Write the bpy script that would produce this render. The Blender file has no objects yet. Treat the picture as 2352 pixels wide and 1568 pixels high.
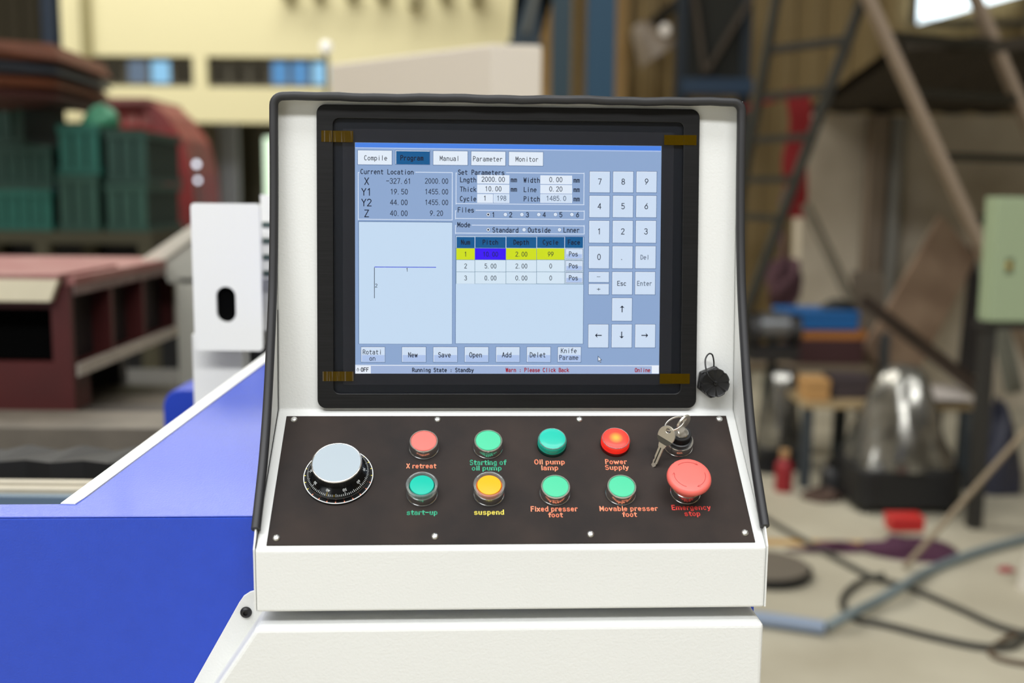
import bpy, bmesh, math, random
from math import sin, cos, pi, radians
from mathutils import Vector, Matrix
random.seed(4)
SC = bpy.context.scene
COL = SC.collection

# ------------------------------------------------------------------ camera, light, exposure
FPX, CAMH, PITCH, ROLL = 2420.0, 1.40, radians(8), 0.00943
FWD = Vector((0, cos(PITCH), -sin(PITCH)))
UP0 = Vector((0, sin(PITCH), cos(PITCH)))
RT0 = Vector((1, 0, 0))
RT = RT0*cos(ROLL) + UP0*sin(ROLL)
UP = UP0*cos(ROLL) - RT0*sin(ROLL)
CAM = Vector((0, 0, CAMH))
cd = bpy.data.cameras.new('camera')
cam = bpy.data.objects.new('camera', cd)
COL.objects.link(cam)
mw = Matrix((RT, UP, -FWD)).transposed().to_4x4()
mw.translation = CAM
cam.matrix_world = mw
cd.sensor_width = 36.0
cd.lens = FPX/2352*36.0
cd.clip_start = 0.05
cd.dof.use_dof = True
cd.dof.focus_distance = 1.01
cd.dof.aperture_fstop = 2.6
SC.camera = cam
SC.view_settings.view_transform = 'Standard'
SC.view_settings.look = 'None'
SC.view_settings.exposure = 0.0
SC.view_settings.gamma = 1.0
SC.view_settings.use_curve_mapping = False

W = bpy.data.worlds.new('world')
SC.world = W
W.use_nodes = True
W.node_tree.nodes['Background'].inputs[0].default_value = (0.93, 0.97, 1.0, 1)
W.node_tree.nodes['Background'].inputs[1].default_value = 1.45


def area(name, loc, rot, sx, sy, power, colr=(1, 1, 1)):
    l = bpy.data.lights.new(name, 'AREA')
    l.shape = 'RECTANGLE'; l.size = sx; l.size_y = sy; l.energy = power; l.color = colr
    o = bpy.data.objects.new(name, l)
    COL.objects.link(o); o.location = loc; o.rotation_euler = rot
    return o


# area lights under the closed roof, added in place of unseen skylight strips
area('added_roof_light', (-1.0, -3.6, 6.6), (0, 0, 0), 10.0, 1.4, 755, (0.97, 0.985, 1.0))
area('added_roof_light', (-1.0, -0.6, 6.6), (0, 0, 0), 10.0, 1.2, 262, (0.97, 0.985, 1.0))
area('added_roof_light', (-3.4, 5.0, 6.6), (0, 0, 0), 6.0, 1.4, 290, (1, 0.98, 0.93))
area('added_roof_light', (-3.4, 8.4, 6.6), (0, 0, 0), 6.0, 1.4, 300, (1, 0.98, 0.93))  # added so the blue sloping top has something bright to reflect

# ------------------------------------------------------------------ pixel helpers


def ray(px, py):
    return RT*((px-1176)/FPX) - UP*((py-784)/FPX) + FWD


def P(px, py, d):
    r = ray(px, py)
    return CAM + r*(d/r.y)


def F(px, py, z=0.0):
    r = ray(px, py)
    return CAM + r*((z-CAMH)/r.z)


# console frame
YAW = 0.04891
CO = Vector((-0.00394, 1.05227, 1.33414))
RZ = Matrix.Rotation(YAW, 3, 'Z')
RZT = RZ.transposed()
CL = RZT @ (CAM-CO)
T1, T2 = 0.09485, 0.92477
SN = Vector((0, -cos(T1), sin(T1)))      # screen normal (towards viewer)
SV = Vector((0, sin(T1), cos(T1)))       # up along the screen
PN = Vector((0, -cos(T2), sin(T2)))      # button plate normal
PV = Vector((0, sin(T2), cos(T2)))       # up along the button plate
PO = Vector((0, -0.0232, -0.15426))      # top edge of the button plate


def loc_plane(px, py, p0, n):
    d = RZT @ ray(px, py)
    return CL + d*(((p0-CL).dot(n))/d.dot(n))


def scr(px, py, off=0.0034):             # pixel -> (x, v) on the screen plane
    p = loc_plane(px, py, SN*off, SN)
    return p.x, p.dot(SV)


def pan(px, py, off=0.0):                # pixel -> (x, s) on the button plate, s measured upwards (negative)
    p = loc_plane(px, py, PO+PN*off, PN)
    return p.x, (p-PO).dot(PV)


# ------------------------------------------------------------------ materials
def lin(c):
    return tuple(((v/255)/12.92 if v/255 <= 0.04045 else ((v/255+0.055)/1.055)**2.4) for v in c)


MATS = {}


def mat(name, rgb, rough=0.5, metal=0.0, var=0.0, vscale=8.0, bump=0.0, bscale=200.0, rgb2=None, coat=0.0,
        spec=0.5, stretch=None, emit=None, estr=0.0, detail=4.0):
    if name in MATS:
        return MATS[name]
    m = bpy.data.materials.new(name)
    m.use_nodes = True
    nt = m.node_tree
    b = nt.nodes['Principled BSDF']
    c = lin(rgb)
    b.inputs['Base Color'].default_value = (*c, 1)
    b.inputs['Roughness'].default_value = rough
    b.inputs['Metallic'].default_value = metal
    b.inputs['Specular IOR Level'].default_value = spec
    b.inputs['Coat Weight'].default_value = coat
    b.inputs['Coat Roughness'].default_value = 0.08
    if emit:
        b.inputs['Emission Color'].default_value = (*lin(emit), 1)
        b.inputs['Emission Strength'].default_value = estr
    if var or bump:
        tc = nt.nodes.new('ShaderNodeTexCoord')
        src = tc.outputs['Object']
        if stretch:
            mp = nt.nodes.new('ShaderNodeMapping')
            mp.inputs['Scale'].default_value = stretch
            nt.links.new(src, mp.inputs[0]); src = mp.outputs[0]
    if var:
        n = nt.nodes.new('ShaderNodeTexNoise')
        n.inputs['Scale'].default_value = vscale
        n.inputs['Detail'].default_value = detail
        nt.links.new(src, n.inputs['Vector'])
        rmp = nt.nodes.new('ShaderNodeValToRGB')
        rmp.color_ramp.elements[0].position = 0.3
        rmp.color_ramp.elements[1].position = 0.7
        c2 = lin(rgb2) if rgb2 else tuple(v*(1-var) for v in c)
        rmp.color_ramp.elements[0].color = (*c2, 1)
        rmp.color_ramp.elements[1].color = (*c, 1)
        nt.links.new(n.outputs['Fac'], rmp.inputs[0])
        nt.links.new(rmp.outputs[0], b.inputs['Base Color'])
    if bump:
        n2 = nt.nodes.new('ShaderNodeTexNoise')
        n2.inputs['Scale'].default_value = bscale
        n2.inputs['Detail'].default_value = 2.0
        nt.links.new(src, n2.inputs['Vector'])
        bp = nt.nodes.new('ShaderNodeBump')
        bp.inputs['Strength'].default_value = bump
        bp.inputs['Distance'].default_value = 0.001
        nt.links.new(n2.outputs['Fac'], bp.inputs['Height'])
        nt.links.new(bp.outputs[0], b.inputs['Normal'])
    MATS[name] = m
    return m


def emis(name, rgb, s=1.0):
    if name in MATS:
        return MATS[name]
    m = bpy.data.materials.new(name)
    m.use_nodes = True
    nt = m.node_tree
    nt.nodes.remove(nt.nodes['Principled BSDF'])
    e = nt.nodes.new('ShaderNodeEmission')
    e.inputs[0].default_value = (*lin(rgb), 1)
    e.inputs[1].default_value = s
    nt.links.new(e.outputs[0], nt.nodes['Material Output'].inputs[0])
    MATS[name] = m
    return m


def clear(name, tint=(255, 255, 255), ior=1.45, rough=0.02, base=0.0, haze=None, hz=0.0):
    """a clear sheet: see-through with a fresnel gloss on top, optionally a little haze"""
    if name in MATS:
        return MATS[name]
    m = bpy.data.materials.new(name)
    m.use_nodes = True
    nt = m.node_tree
    nt.nodes.remove(nt.nodes['Principled BSDF'])
    t = nt.nodes.new('ShaderNodeBsdfTransparent'); t.inputs[0].default_value = (*lin(tint), 1)
    g = nt.nodes.new('ShaderNodeBsdfGlossy'); g.inputs['Roughness'].default_value = rough
    fr = nt.nodes.new('ShaderNodeFresnel'); fr.inputs[0].default_value = ior
    mx = nt.nodes.new('ShaderNodeMixShader')
    geo = nt.nodes.new('ShaderNodeNewGeometry')
    sub = nt.nodes.new('ShaderNodeMath'); sub.operation = 'SUBTRACT'; sub.inputs[0].default_value = 1.0
    mul = nt.nodes.new('ShaderNodeMath'); mul.operation = 'MULTIPLY'
    nt.links.new(geo.outputs['Backfacing'], sub.inputs[1])
    nt.links.new(fr.outputs[0], mul.inputs[0]); nt.links.new(sub.outputs[0], mul.inputs[1])
    nt.links.new(mul.outputs[0], mx.inputs[0])
    src = t
    if haze:
        d = nt.nodes.new('ShaderNodeBsdfDiffuse'); d.inputs[0].default_value = (*lin(haze), 1)
        mh = nt.nodes.new('ShaderNodeMixShader'); mh.inputs[0].default_value = hz
        nt.links.new(t.outputs[0], mh.inputs[1]); nt.links.new(d.outputs[0], mh.inputs[2])
        src = mh
    nt.links.new(src.outputs[0], mx.inputs[1]); nt.links.new(g.outputs[0], mx.inputs[2])
    nt.links.new(mx.outputs[0], nt.nodes['Material Output'].inputs[0])
    MATS[name] = m
    return m


WHITE = mat('white_powder_coat', (228, 229, 226), 0.42, bump=0.25, bscale=420, var=0.03, vscale=5)
WHITE2 = mat('white_machine_paint', (236, 236, 232), 0.4)
RUBBER = mat('black_rubber', (44, 44, 46), 0.55)
BLUE = mat('blue_textured_paint', (34, 70, 188), 0.3, coat=0.05, bump=0.3, bscale=600, var=0.06, vscale=60)
BLACKP = mat('black_plastic', (18, 18, 19), 0.42)
BRUSH = mat('brushed_black_aluminium', (26, 26, 27), 0.42, metal=0.35, var=0.45, vscale=10, stretch=(2, 60, 60), rgb2=(16, 16, 17))
CHROME = mat('chrome', (236, 234, 230), 0.2, metal=1.0)
STEEL = mat('zinc_steel', (226, 226, 222), 0.36, metal=1.0)
PLATE = mat('dark_brown_plate', (54, 44, 39), 0.62, var=0.35, vscale=13, rgb2=(33, 29, 28), bump=0.1, bscale=1500, detail=8, spec=0.22)
DARK = mat('dark_interior', (9, 9, 10), 0.7)


# ------------------------------------------------------------------ geometry collector
class G:
    def __init__(s):
        s.v = []; s.f = []

    def add(s, vs, fs, M=None):
        b = len(s.v)
        for p in vs:
            p = Vector(p)
            s.v.append(tuple(M @ p if M is not None else p))
        s.f += [tuple(i+b for i in f) for f in fs]
        return s

    def box(s, x0, x1, y0, y1, z0, z1, M=None):
        vs = [(x, y, z) for z in (z0, z1) for y in (y0, y1) for x in (x0, x1)]
        return s.add(vs, [(0, 2, 3, 1), (4, 5, 7, 6), (0, 1, 5, 4), (2, 6, 7, 3), (0, 4, 6, 2), (1, 3, 7, 5)], M)

    def prism(s, poly, h0, h1, M=None):
        """poly in xy, extruded along z"""
        n = len(poly)
        a = sum(poly[i][0]*poly[(i+1) % n][1]-poly[(i+1) % n][0]*poly[i][1] for i in range(n))
        if a < 0:
            poly = poly[::-1]
        vs = [(p[0], p[1], h0) for p in poly]+[(p[0], p[1], h1) for p in poly]
        fs = [tuple(range(n-1, -1, -1)), tuple(range(n, 2*n))]
        fs += [(i, (i+1) % n, n+(i+1) % n, n+i) for i in range(n)]
        return s.add(vs, fs, M)

    def ring(s, outer, inner, h0, h1, M=None):
        n = len(outer)
        vs = [(p[0], p[1], h) for h in (h0, h1) for lp in (outer, inner) for p in lp]
        fs = []
        for i in range(n):
            j = (i+1) % n
            fs.append((2*n+i, 2*n+j, 3*n+j, 3*n+i))      # top
            fs.append((j, i, n+i, n+j))                  # bottom
            fs.append((i, j, 2*n+j, 2*n+i))              # outer
            fs.append((n+j, n+i, 3*n+i, 3*n+j))          # inner
        return s.add(vs, fs, M)

    def lathe(s, prof, n=48, M=None, mod=None):
        """prof [(r,z)] around z, closed ends when r==0"""
        vs = []; fs = []; rows = []
        for (r, z) in prof:
            if r < 1e-9:
                rows.append([len(vs)]); vs.append((0, 0, z))
            else:
                k = len(vs)
                for i in range(n):
                    a = 2*pi*i/n
                    rr = r*(mod(i, r, z) if mod else 1)
                    vs.append((rr*cos(a), rr*sin(a), z))
                rows.append(list(range(k, k+n)))
        for A, B in zip(rows, rows[1:]):
            for i in range(n):
                j = (i+1) % n
                if len(A) == 1 and len(B) == 1:
                    continue
                if len(A) == 1:
                    fs.append((A[0], B[j], B[i]))
                elif len(B) == 1:
                    fs.append((A[i], A[j], B[0]))
                else:
                    fs.append((A[i], A[j], B[j], B[i]))
        return s.add(vs, fs, M)

    def tube(s, pts, r, n=10, M=None, closed=False, cap=True):
        pts = [Vector(p) for p in pts]
        N = len(pts)
        vs = []; fs = []
        prev = None
        for i, p in enumerate(pts):
            if closed:
                t = pts[(i+1) % N]-pts[i-1]
            else:
                t = pts[min(i+1, N-1)]-pts[max(i-1, 0)]
            t.normalize()
            if prev is None:
                a = Vector((0, 0, 1)) if abs(t.z) < 0.9 else Vector((1, 0, 0))
                u = t.cross(a).normalized()
            else:
                u = (prev-t*prev.dot(t)).normalized()
            prev = u
            w = t.cross(u)
            rr = r[i] if isinstance(r, (list, tuple)) else r
            for k in range(n):
                a = 2*pi*k/n
                vs.append(p+(u*cos(a)+w*sin(a))*rr)
        m = N if closed else N-1
        for i in range(m):
            for k in range(n):
                a, b = i*n+k, i*n+(k+1) % n
                c, d = ((i+1) % N)*n+(k+1) % n, ((i+1) % N)*n+k
                fs.append((a, b, c, d))
        if cap and not closed:
            fs.append(tuple(range(n-1, -1, -1))); fs.append(tuple(range((N-1)*n, N*n)))
        return s.add(vs, fs, M)

    def bar(s, a, b, w, h, up=Vector((0, 0, 1))):
        """rectangular bar from a to b"""
        a, b = Vector(a), Vector(b)
        t = (b-a).normalized()
        u = t.cross(up)
        u = u.normalized() if u.length > 1e-5 else Vector((1, 0, 0))
        v = u.cross(t).normalized()
        vs = [c+u*(sx*w/2)+v*(sy*h/2) for c in (a, b) for sx, sy in ((-1, -1), (1, -1), (1, 1), (-1, 1))]
        return s.add(vs, [(3, 2, 1, 0), (4, 5, 6, 7), (0, 1, 5, 4), (1, 2, 6, 5), (2, 3, 7, 6), (3, 0, 4, 7)])

    def quad(s, *p):
        return s.add(p, [tuple(range(len(p)))])


def mk(name, g, m, parent=None, loc=None, M=None, smooth=None, bevel=0.0, seg=2, label=None, cat=None, group=None, kind=None):
    me = bpy.data.meshes.new(name)
    if isinstance(g, G):
        me.from_pydata(g.v, [], g.f)
        me.validate()
        bm = bmesh.new(); bm.from_mesh(me)
        bmesh.ops.recalc_face_normals(bm, faces=bm.faces)
        bm.to_mesh(me); bm.free()
    else:
        me = g
    o = bpy.data.objects.new(name, me)
    COL.objects.link(o)
    if m is not None:
        me.materials.clear(); me.materials.append(m)
    if smooth:
        for p in me.polygons:
            p.use_smooth = True
        me.set_sharp_from_angle(angle=radians(smooth))
    if M is not None:
        o.matrix_local = M
    if loc is not None:
        o.location = loc
    if parent is not None:
        o.parent = parent
    if bevel:
        b = o.modifiers.new('bevel', 'BEVEL'); b.width = bevel; b.segments = seg; b.limit_method = 'ANGLE'
    tag(o, label, cat, group, kind)
    return o


def tag(o, label=None, cat=None, group=None, kind=None):
    if label: o['label'] = label
    if cat: o['category'] = cat
    if group: o['group'] = group
    if kind: o['kind'] = kind
    return o


def thing(name, loc, label, cat, rz=0.0, group=None):
    o = bpy.data.objects.new(name, None)
    o.empty_display_size = 0.1
    COL.objects.link(o)
    o.location = loc; o.rotation_euler = (0, 0, rz)
    return tag(o, label, cat, group)


def rrect(x0, x1, y0, y1, r, k=6):
    out = []
    for cx, cy, a0 in ((x1-r, y1-r, 0), (x0+r, y1-r, 90), (x0+r, y0+r, 180), (x1-r, y0+r, 270)):
        for i in range(k+1):
            a = radians(a0+90*i/k)
            out.append((cx+r*cos(a), cy+r*sin(a)))
    return out


def frame(o, X, Y, Z):
    m = Matrix((X, Y, Z)).transposed().to_4x4()
    m.translation = o
    return m


def smoothpath(pts, n=8):
    pts = [Vector(p) for p in pts]
    out = []
    for i in range(len(pts)-1):
        p0, p1, p2, p3 = pts[max(i-1, 0)], pts[i], pts[i+1], pts[min(i+2, len(pts)-1)]
        for k in range(n):
            t = k/n
            out.append(0.5*((2*p1)+(p2-p0)*t+(2*p0-5*p1+4*p2-p3)*t*t+(3*p1-p0-3*p2+p3)*t**3))
    out.append(pts[-1])
    return out


# ------------------------------------------------------------------ the hall
def struct(name, g, m, label=None, cat=None, **k):
    return mk(name, g, m, kind='structure', label=label, cat=cat, **k)


CONC = mat('concrete_floor', (190, 184, 164), 0.62, var=0.25, vscale=1.6, rgb2=(160, 152, 132), bump=0.3, bscale=30, detail=8)
YELLOW = mat('yellow_wall_sheet', (224, 216, 172), 0.6)
TAN = mat('tan_wall_sheet', (150, 128, 84), 0.6, var=0.12, vscale=3)
PLASTER = mat('grey_plaster', (212, 202, 182), 0.85, var=0.25, vscale=1.4, rgb2=(164, 152, 132))
OLIVE = mat('olive_dark_wall', (52, 46, 30), 0.8)
DBROWN = mat('dark_roof_sheet', (52, 44, 32), 0.8)
CEIL = mat('roof_underside', (170, 170, 168), 0.8)
STBLUE = mat('blue_steel_paint', (28, 72, 100), 0.5)
PURLIN = mat('tan_post_paint', (176, 140, 84), 0.6)

struct('floor', G().quad((-12, -7, 0), (9, -7, 0), (9, 14, 0), (-12, 14, 0)), CONC, 'pale beige concrete workshop floor with stains', 'floor')
struct('ceiling', G().box(-12, 9, -7, 14, 6.8, 6.9), CEIL, 'grey roof underside of the hall', 'ceiling')
struct('wall_left', G().box(-12.1, -12, -7, 14, 0, 6.8), TAN, 'tan side wall of the hall', 'wall')
struct('wall_right', G().box(9, 9.1, -7, 14, 0, 6.8), TAN, 'tan side wall beyond the ladder', 'wall')

struct('added_unseen_wall_front', G().box(-12, -8.5, -7.1, -7, 0, 6.8).box(-8.5, -2.6, -7.1, -7, 4.6, 6.8).box(-2.6, 9, -7.1, -7, 0, 6.8), mat('reflection_dark_wall', (84, 80, 72), 0.8), 'unseen dark grey wall with an open gate, added to darken the screen reflection', 'wall')  # unseen wall behind the camera, added to keep the screen's reflection dark


def corrugated(x0, x1, z0, z1, y, pitch=0.2, depth=0.035):
    g = G(); xs = []
    x = x0
    while x < x1:
        for dx, dy in ((0, 0), (0.55, 0), (0.65, 1), (0.9, 1)):
            xs.append((min(x+dx*pitch, x1), y+dy*depth))
        x += pitch
    n = len(xs)
    vs = [(a, b, z) for z in (z0, z1) for a, b in xs]
    g.add(vs, [(i, i+1, n+i+1, n+i) for i in range(n-1)])
    return g


YF = 10.5
zb = P(500, 281, YF).z
struct('wall_back', corrugated(-12, P(1250, 100, 11).x, 0, 6.8, 12.5), OLIVE, 'dark rear wall under the yellow gallery', 'wall')
# yellow gallery front with two long windows
xl = P(112, 100, YF).x; xr = P(1260, 100, YF).x


def pxrect(x0, y0, x1, y1, d):
    a, b = P(x0, y0, d), P(x1, y1, d)
    return min(a.x, b.x), max(a.x, b.x), min(a.z, b.z), max(a.z, b.z)


w1 = pxrect(174, 126, 444, 194, YF); w2 = pxrect(474, 136, 756, 202, YF)
g = G()
zt = 6.8
zlo, zhi = min(w1[2], w2[2]), max(w1[3], w2[3])
g.box(xl, xr, YF, YF+0.12, zb, zlo)
g.box(xl, xr, YF, YF+0.12, zhi, zt)
g.box(xl, w1[0], YF, YF+0.12, zlo, zhi)
g.box(w1[1], w2[0], YF, YF+0.12, zlo, zhi)
g.box(w2[1], xr, YF, YF+0.12, zlo, zhi)
struct('wall_gallery', g, YELLOW, 'pale yellow sheeted gallery front above the dark doorway', 'wall')
PANES = {'d': emis('dim_pane', (62, 58, 48), 0.9), 'm': emis('sky_pane_dim', (112, 128, 146), 0.9),
         'b': emis('sky_pane_blue', (96, 150, 200), 1.0), 'c': emis('sky_pane_bright', (150, 205, 240), 1.0)}
FRAME = mat('grey_window_frame', (74, 70, 58), 0.6)
for nm, w, seq in (('window_1', w1, 'ddmcd'), ('window_2', w2, 'dddbbc')):
    wo = mk(nm, G().box(w[0], w[1], YF+0.08, YF+0.11, zlo, zlo+0.04).box(w[0], w[1], YF+0.08, YF+0.11, zhi-0.04, zhi), FRAME, kind='structure',
            label='long low gallery window %s' % ('above the green crates' if nm == 'window_1' else 'beside the white cabinet'), cat='window')
    n = len(seq); dw = (w[1]-w[0])/n
    for i, c in enumerate(seq):
        mk('pane', G().box(w[0]+i*dw+0.02, w[0]+(i+1)*dw-0.02, YF+0.09, YF+0.1, zlo+0.04, zhi-0.04), PANES[c], wo)
        mk('mullion', G().box(w[0]+i*dw-0.02, w[0]+i*dw+0.02, YF+0.07, YF+0.11, zlo+0.04, zhi-0.04), FRAME, wo)
# purlin stubs under the roof edge of the gallery
for i, (x0, x1, y1) in enumerate(((645, 668, -6), (715, 735, -8), (790, 812, -8), (862, 884, -6), (936, 958, 12), (1008, 1026, -4), (1080, 1100, 0))):
    r = pxrect(x0, -40, x1, y1, YF-0.2)
    mk('roof_bracket', G().box(r[0], r[1], YF-0.2, YF, r[2], r[3]+0.0).box(r[0]-0.02, r[1]+0.02, YF-0.2, YF, r[3]-0.05, r[3]), mat('bracket_grey', (150, 142, 106), 0.7),
       label='small grey steel bracket fixed along the top of the yellow gallery front', cat='bracket', group='brackets on the gallery front')
# downpipe at the left of the gallery
r = pxrect(182, -30, 204, 132, YF-0.1)
mk('downpipe', G().lathe([(0, r[2]), (0.045, r[2]), (0.045, r[3]), (0, r[3])], 16, Matrix.Translation(((r[0]+r[1])/2, YF-0.06, 0))),
   mat('downpipe_paint', (150, 142, 100), 0.6), smooth=40, label='thin vertical pipe on the yellow gallery above a window', cat='pipe')

# dark bay and doorway beneath the gallery
x0, x1, z0, z1 = pxrect(578, 290, 760, 470, 12.3)
do = mk('door_1', G().box(x0, x0+0.12, 12.35, 12.45, 0, z1).box(x1-0.12, x1, 12.35, 12.45, 0, z1).box(x0+0.12, x1-0.12, 12.35, 12.45, z1-0.12, z1), FRAME, kind='structure',
        label='doorway with bright green daylight outside', cat='door')
mk('pane', G().box(x0+0.12, x1-0.12, 12.39, 12.41, 0.05, z1-0.12), emis('daylight_green', (222, 246, 214), 1.6), do)
x0, x1, z0, z1 = pxrect(488, 282, 552, 452, 11.6)
g = G(); nn = 36
pts = [(x0+(x1-x0)*i/nn, 11.6+0.035*sin(i*1.4)) for i in range(nn+1)]
g.add([(a, b, z) for z in (0.1, z1) for a, b in pts], [(i, i+1, nn+2+i, nn+1+i) for i in range(nn)])
mk('strip_curtain', g, mat('white_curtain', (196, 198, 204), 0.7), smooth=60, label='pale white hanging curtain in the dark bay', cat='curtain')
x0, x1, z0, z1 = pxrect(425, 285, 487, 452, 11.2)
mk('timber_post', G().box(x0, x1, 11.2, 11.5, 0, zb+0.02).box(x0-0.05, x1+0.05, 11.15, 11.55, 0, 0.15), mat('brown_post', (92, 80, 62), 0.8),
   label='broad brown post under the yellow gallery', cat='post')

# right side: tan corrugated wall, lean-to with plaster wall
xb = P(1225, 100, 9.5).x
struct('wall_rear', corrugated(xb, 9, 0, 6.8, 9.5, 0.24), TAN, 'tan corrugated rear wall behind the ladder', 'wall')
xp = P(1846, 400, 7).x
zp = P(2000, 262, 7).z
struct('wall_plaster', G().box(xp, 9, 7.0, 7.2, 0, zp), PLASTER, 'stained grey plaster wall below the dark roof', 'wall')
# lean-to roof: rises towards the viewer, corrugated underside
g = G()
A = [P(1868, 255, 7.05), P(2420, 300, 7.05)]
xa, xc = A[0].x, 9.0
n = 60
for i in range(n+1):
    t = i/n
    x = xa+(xc-xa)*t
    dz = 0.02*(i % 2)
    g.v += [(x, 7.1, zp+dz), (x-0.1, 5.2, P(2000, 118, 5.2).z+dz), (x, 7.1, zp+dz+0.06), (x-0.1, 5.2, P(2000, 118, 5.2).z+dz+0.06)]
for i in range(n):
    a = i*4; b = a+4
    g.f += [(a, a+1, b+1, b), (a+2, b+2, b+3, a+3), (a+1, a+3, b+3, b+1), (a, b, b+2, a+2)]
struct('roof_lean', g, DBROWN, 'dark brown corrugated lean-to roof over the plaster wall', 'roof')
# bright roof light
zz0 = P(2180, 60, 9.3)
x0, x1, z0, z1 = pxrect(2120, -60, 2250, 40, 9.3)
wo = mk('window_3', G().box(x0-0.06, x1+0.5, 9.36, 9.4, z0-0.06, z0).box(x0-0.06, x0, 9.36, 9.4, z0, z1).box(x1+0.44, x1+0.5, 9.36, 9.4, z0, z1), FRAME, kind='structure',
        label='bright white opening high in the tan wall', cat='window')
mk('pane', G().prism([(x0, z0-0.05), (x1+0.44, z0+0.22), (x1+0.44, z1), (x0, z1)], 0, 0.02, Matrix(((1, 0, 0, 0), (0, 0, 1, 9.36), (0, 1, 0, 0), (0, 0, 0, 1)))), emis('daylight_white', (235, 250, 255), 2.5), wo)


# ------------------------------------------------------------------ control console
def XZ(y):
    return Matrix(((1, 0, 0, 0), (0, 0, 1, y), (0, 1, 0, 0), (0, 0, 0, 1)))


def YZ(x):
    return Matrix(((0, 0, 1, x), (1, 0, 0, 0), (0, 1, 0, 0), (0, 0, 0, 1)))


Z0 = CO.z
UPZ = Vector((0, 0, Z0))
console = thing('control_console', (CO.x, CO.y, 0), 'white sheet-metal control console with a touchscreen and a brown-black button plate', 'console', YAW)


def cp(name, g, m, **k):
    return mk(name, g, m, console, loc=UPZ, **k)


def on_panel(x, s, h=0.0):
    return PO+Vector((x, 0, 0))+PV*s+PN*h


MP = frame(PO+UPZ, Vector((1, 0, 0)), PV, PN)        # button plate frame (children of console)
MS = frame(UPZ+SN*0.0021, Vector((1, 0, 0)), SV, SN)           # screen frame

HW = 0.2285
crease = (-0.0160, -0.1489)
front = (-0.1478, -0.2482)
topy = 0.157
body = [crease, front, (-0.1478, -0.3048), (-0.0955, -0.3048), (-0.0955, -0.2345), (0.11, -0.2345), (0.11, 0.150), (topy*math.tan(T1)-0.0018, topy)]
cp('housing', G().prism(body, -HW, HW, YZ(0)), WHITE, bevel=0.0022, seg=3)
# rubber edged rim of the hood
rim = [(0.0005, 0.157), (-0.0055, 0.086), (-0.0125, 0.035), (-0.0195, 0.0), (-0.0290, -0.035), (-0.0480, -0.086), (-0.0715, -0.139), (-0.0965, -0.181), (-0.1240, -0.2155), (-0.1375, -0.2315)]
rimS = [(p.x, p.y) for p in smoothpath([(a, b, 0) for a, b in rim], 5)]
side = rimS+[(-0.1478, -0.2470), (-0.1478, -0.3040), (-0.0955, -0.3040), (-0.0955, -0.2345), (0.11, -0.2345), (0.11, 0.150), (0.0155, 0.157)]
for sx in (-1, 1):
    cp('side_panel', G().prism(side, -0.0007, 0.0007, YZ(sx*(HW+0.0008))), WHITE)
# top lip joining both sides
cp('top_lip', G().box(-HW-0.0015, HW+0.0015, 0.0005, 0.016, 0.1562, 0.1577), WHITE)
# rubber trim: one continuous profile, up one side, over the top and down the other
path = []
xo = HW+0.0008
left = [Vector((-xo, a, b)) for a, b in rimS][::-1]
path += left[:-2]
rc = 0.009
tp = left[-1]
for i in range(7):
    a = radians(180-90*i/6)
    path.append(Vector((-xo+rc+rc*cos(a), tp.y, tp.z-rc+rc*sin(a))))
nw = 40
for i in range(1, nw):
    x = -xo+rc+(2*xo-2*rc)*i/nw
    path.append(Vector((x, tp.y+0.0004*sin(i*0.9), tp.z+0.0004*sin(i*0.55)+0.0003*sin(i*1.7))))
path += [Vector((-p.x, p.y, p.z)) for p in path[:len(left)-2+7][::-1]]


def trim_mesh(path):
    """U-shaped rubber edging: wider across the sheet than deep"""
    g = G(); n = 14; N = len(path)
    for i, p in enumerate(path):
        t = (path[min(i+1, N-1)]-path[max(i-1, 0)]).normalized()
        # outward direction lies in the plane of the sheet edge, pointing to the viewer
        ref = Vector((0, -1, 0)) if abs(p.x) > xo-1e-4 else Vector((0, -1, 0))
        o = (ref-t*ref.dot(t)).normalized()
        w = t.cross(o)
        for k in range(n):
            a = 2*pi*k/n
            ca, sa = cos(a), sin(a)
            g.v.append(tuple(p+w*(0.0042*math.copysign(abs(ca)**0.8, ca))+o*(0.0052*math.copysign(abs(sa)**0.8, sa)-0.001)))
    for i in range(N-1):
        for k in range(n):
            g.f.append((i*n+k, i*n+(k+1) % n, (i+1)*n+(k+1) % n, (i+1)*n+k))
    g.f += [tuple(range(n-1, -1, -1)), tuple(range((N-1)*n, N*n))]
    return g


cp('edge_trim', trim_mesh(path), RUBBER, smooth=60, label='black rubber edge trim')
seam = [Vector((-0.2282, z*math.tan(T1)-0.0023, z)) for z in (-0.05, -0.10, -0.146)]+[on_panel(-0.2282, 0.008, 0.0002), on_panel(-0.2282, -0.08, 0.0002), on_panel(-0.2282, -0.153, 0.0002)]
cp('panel_seam', G().tube(seam, 0.00035, 6), DARK)
cp('hinge_bolt', G().lathe([(0, -0.009), (0.0018, -0.009), (0.0018, 0.008), (0.0012, 0.0088), (0, 0.0088)], 12, Matrix.Translation((0.2335, 0.012, -0.052))), BLACKP, smooth=40)

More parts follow.
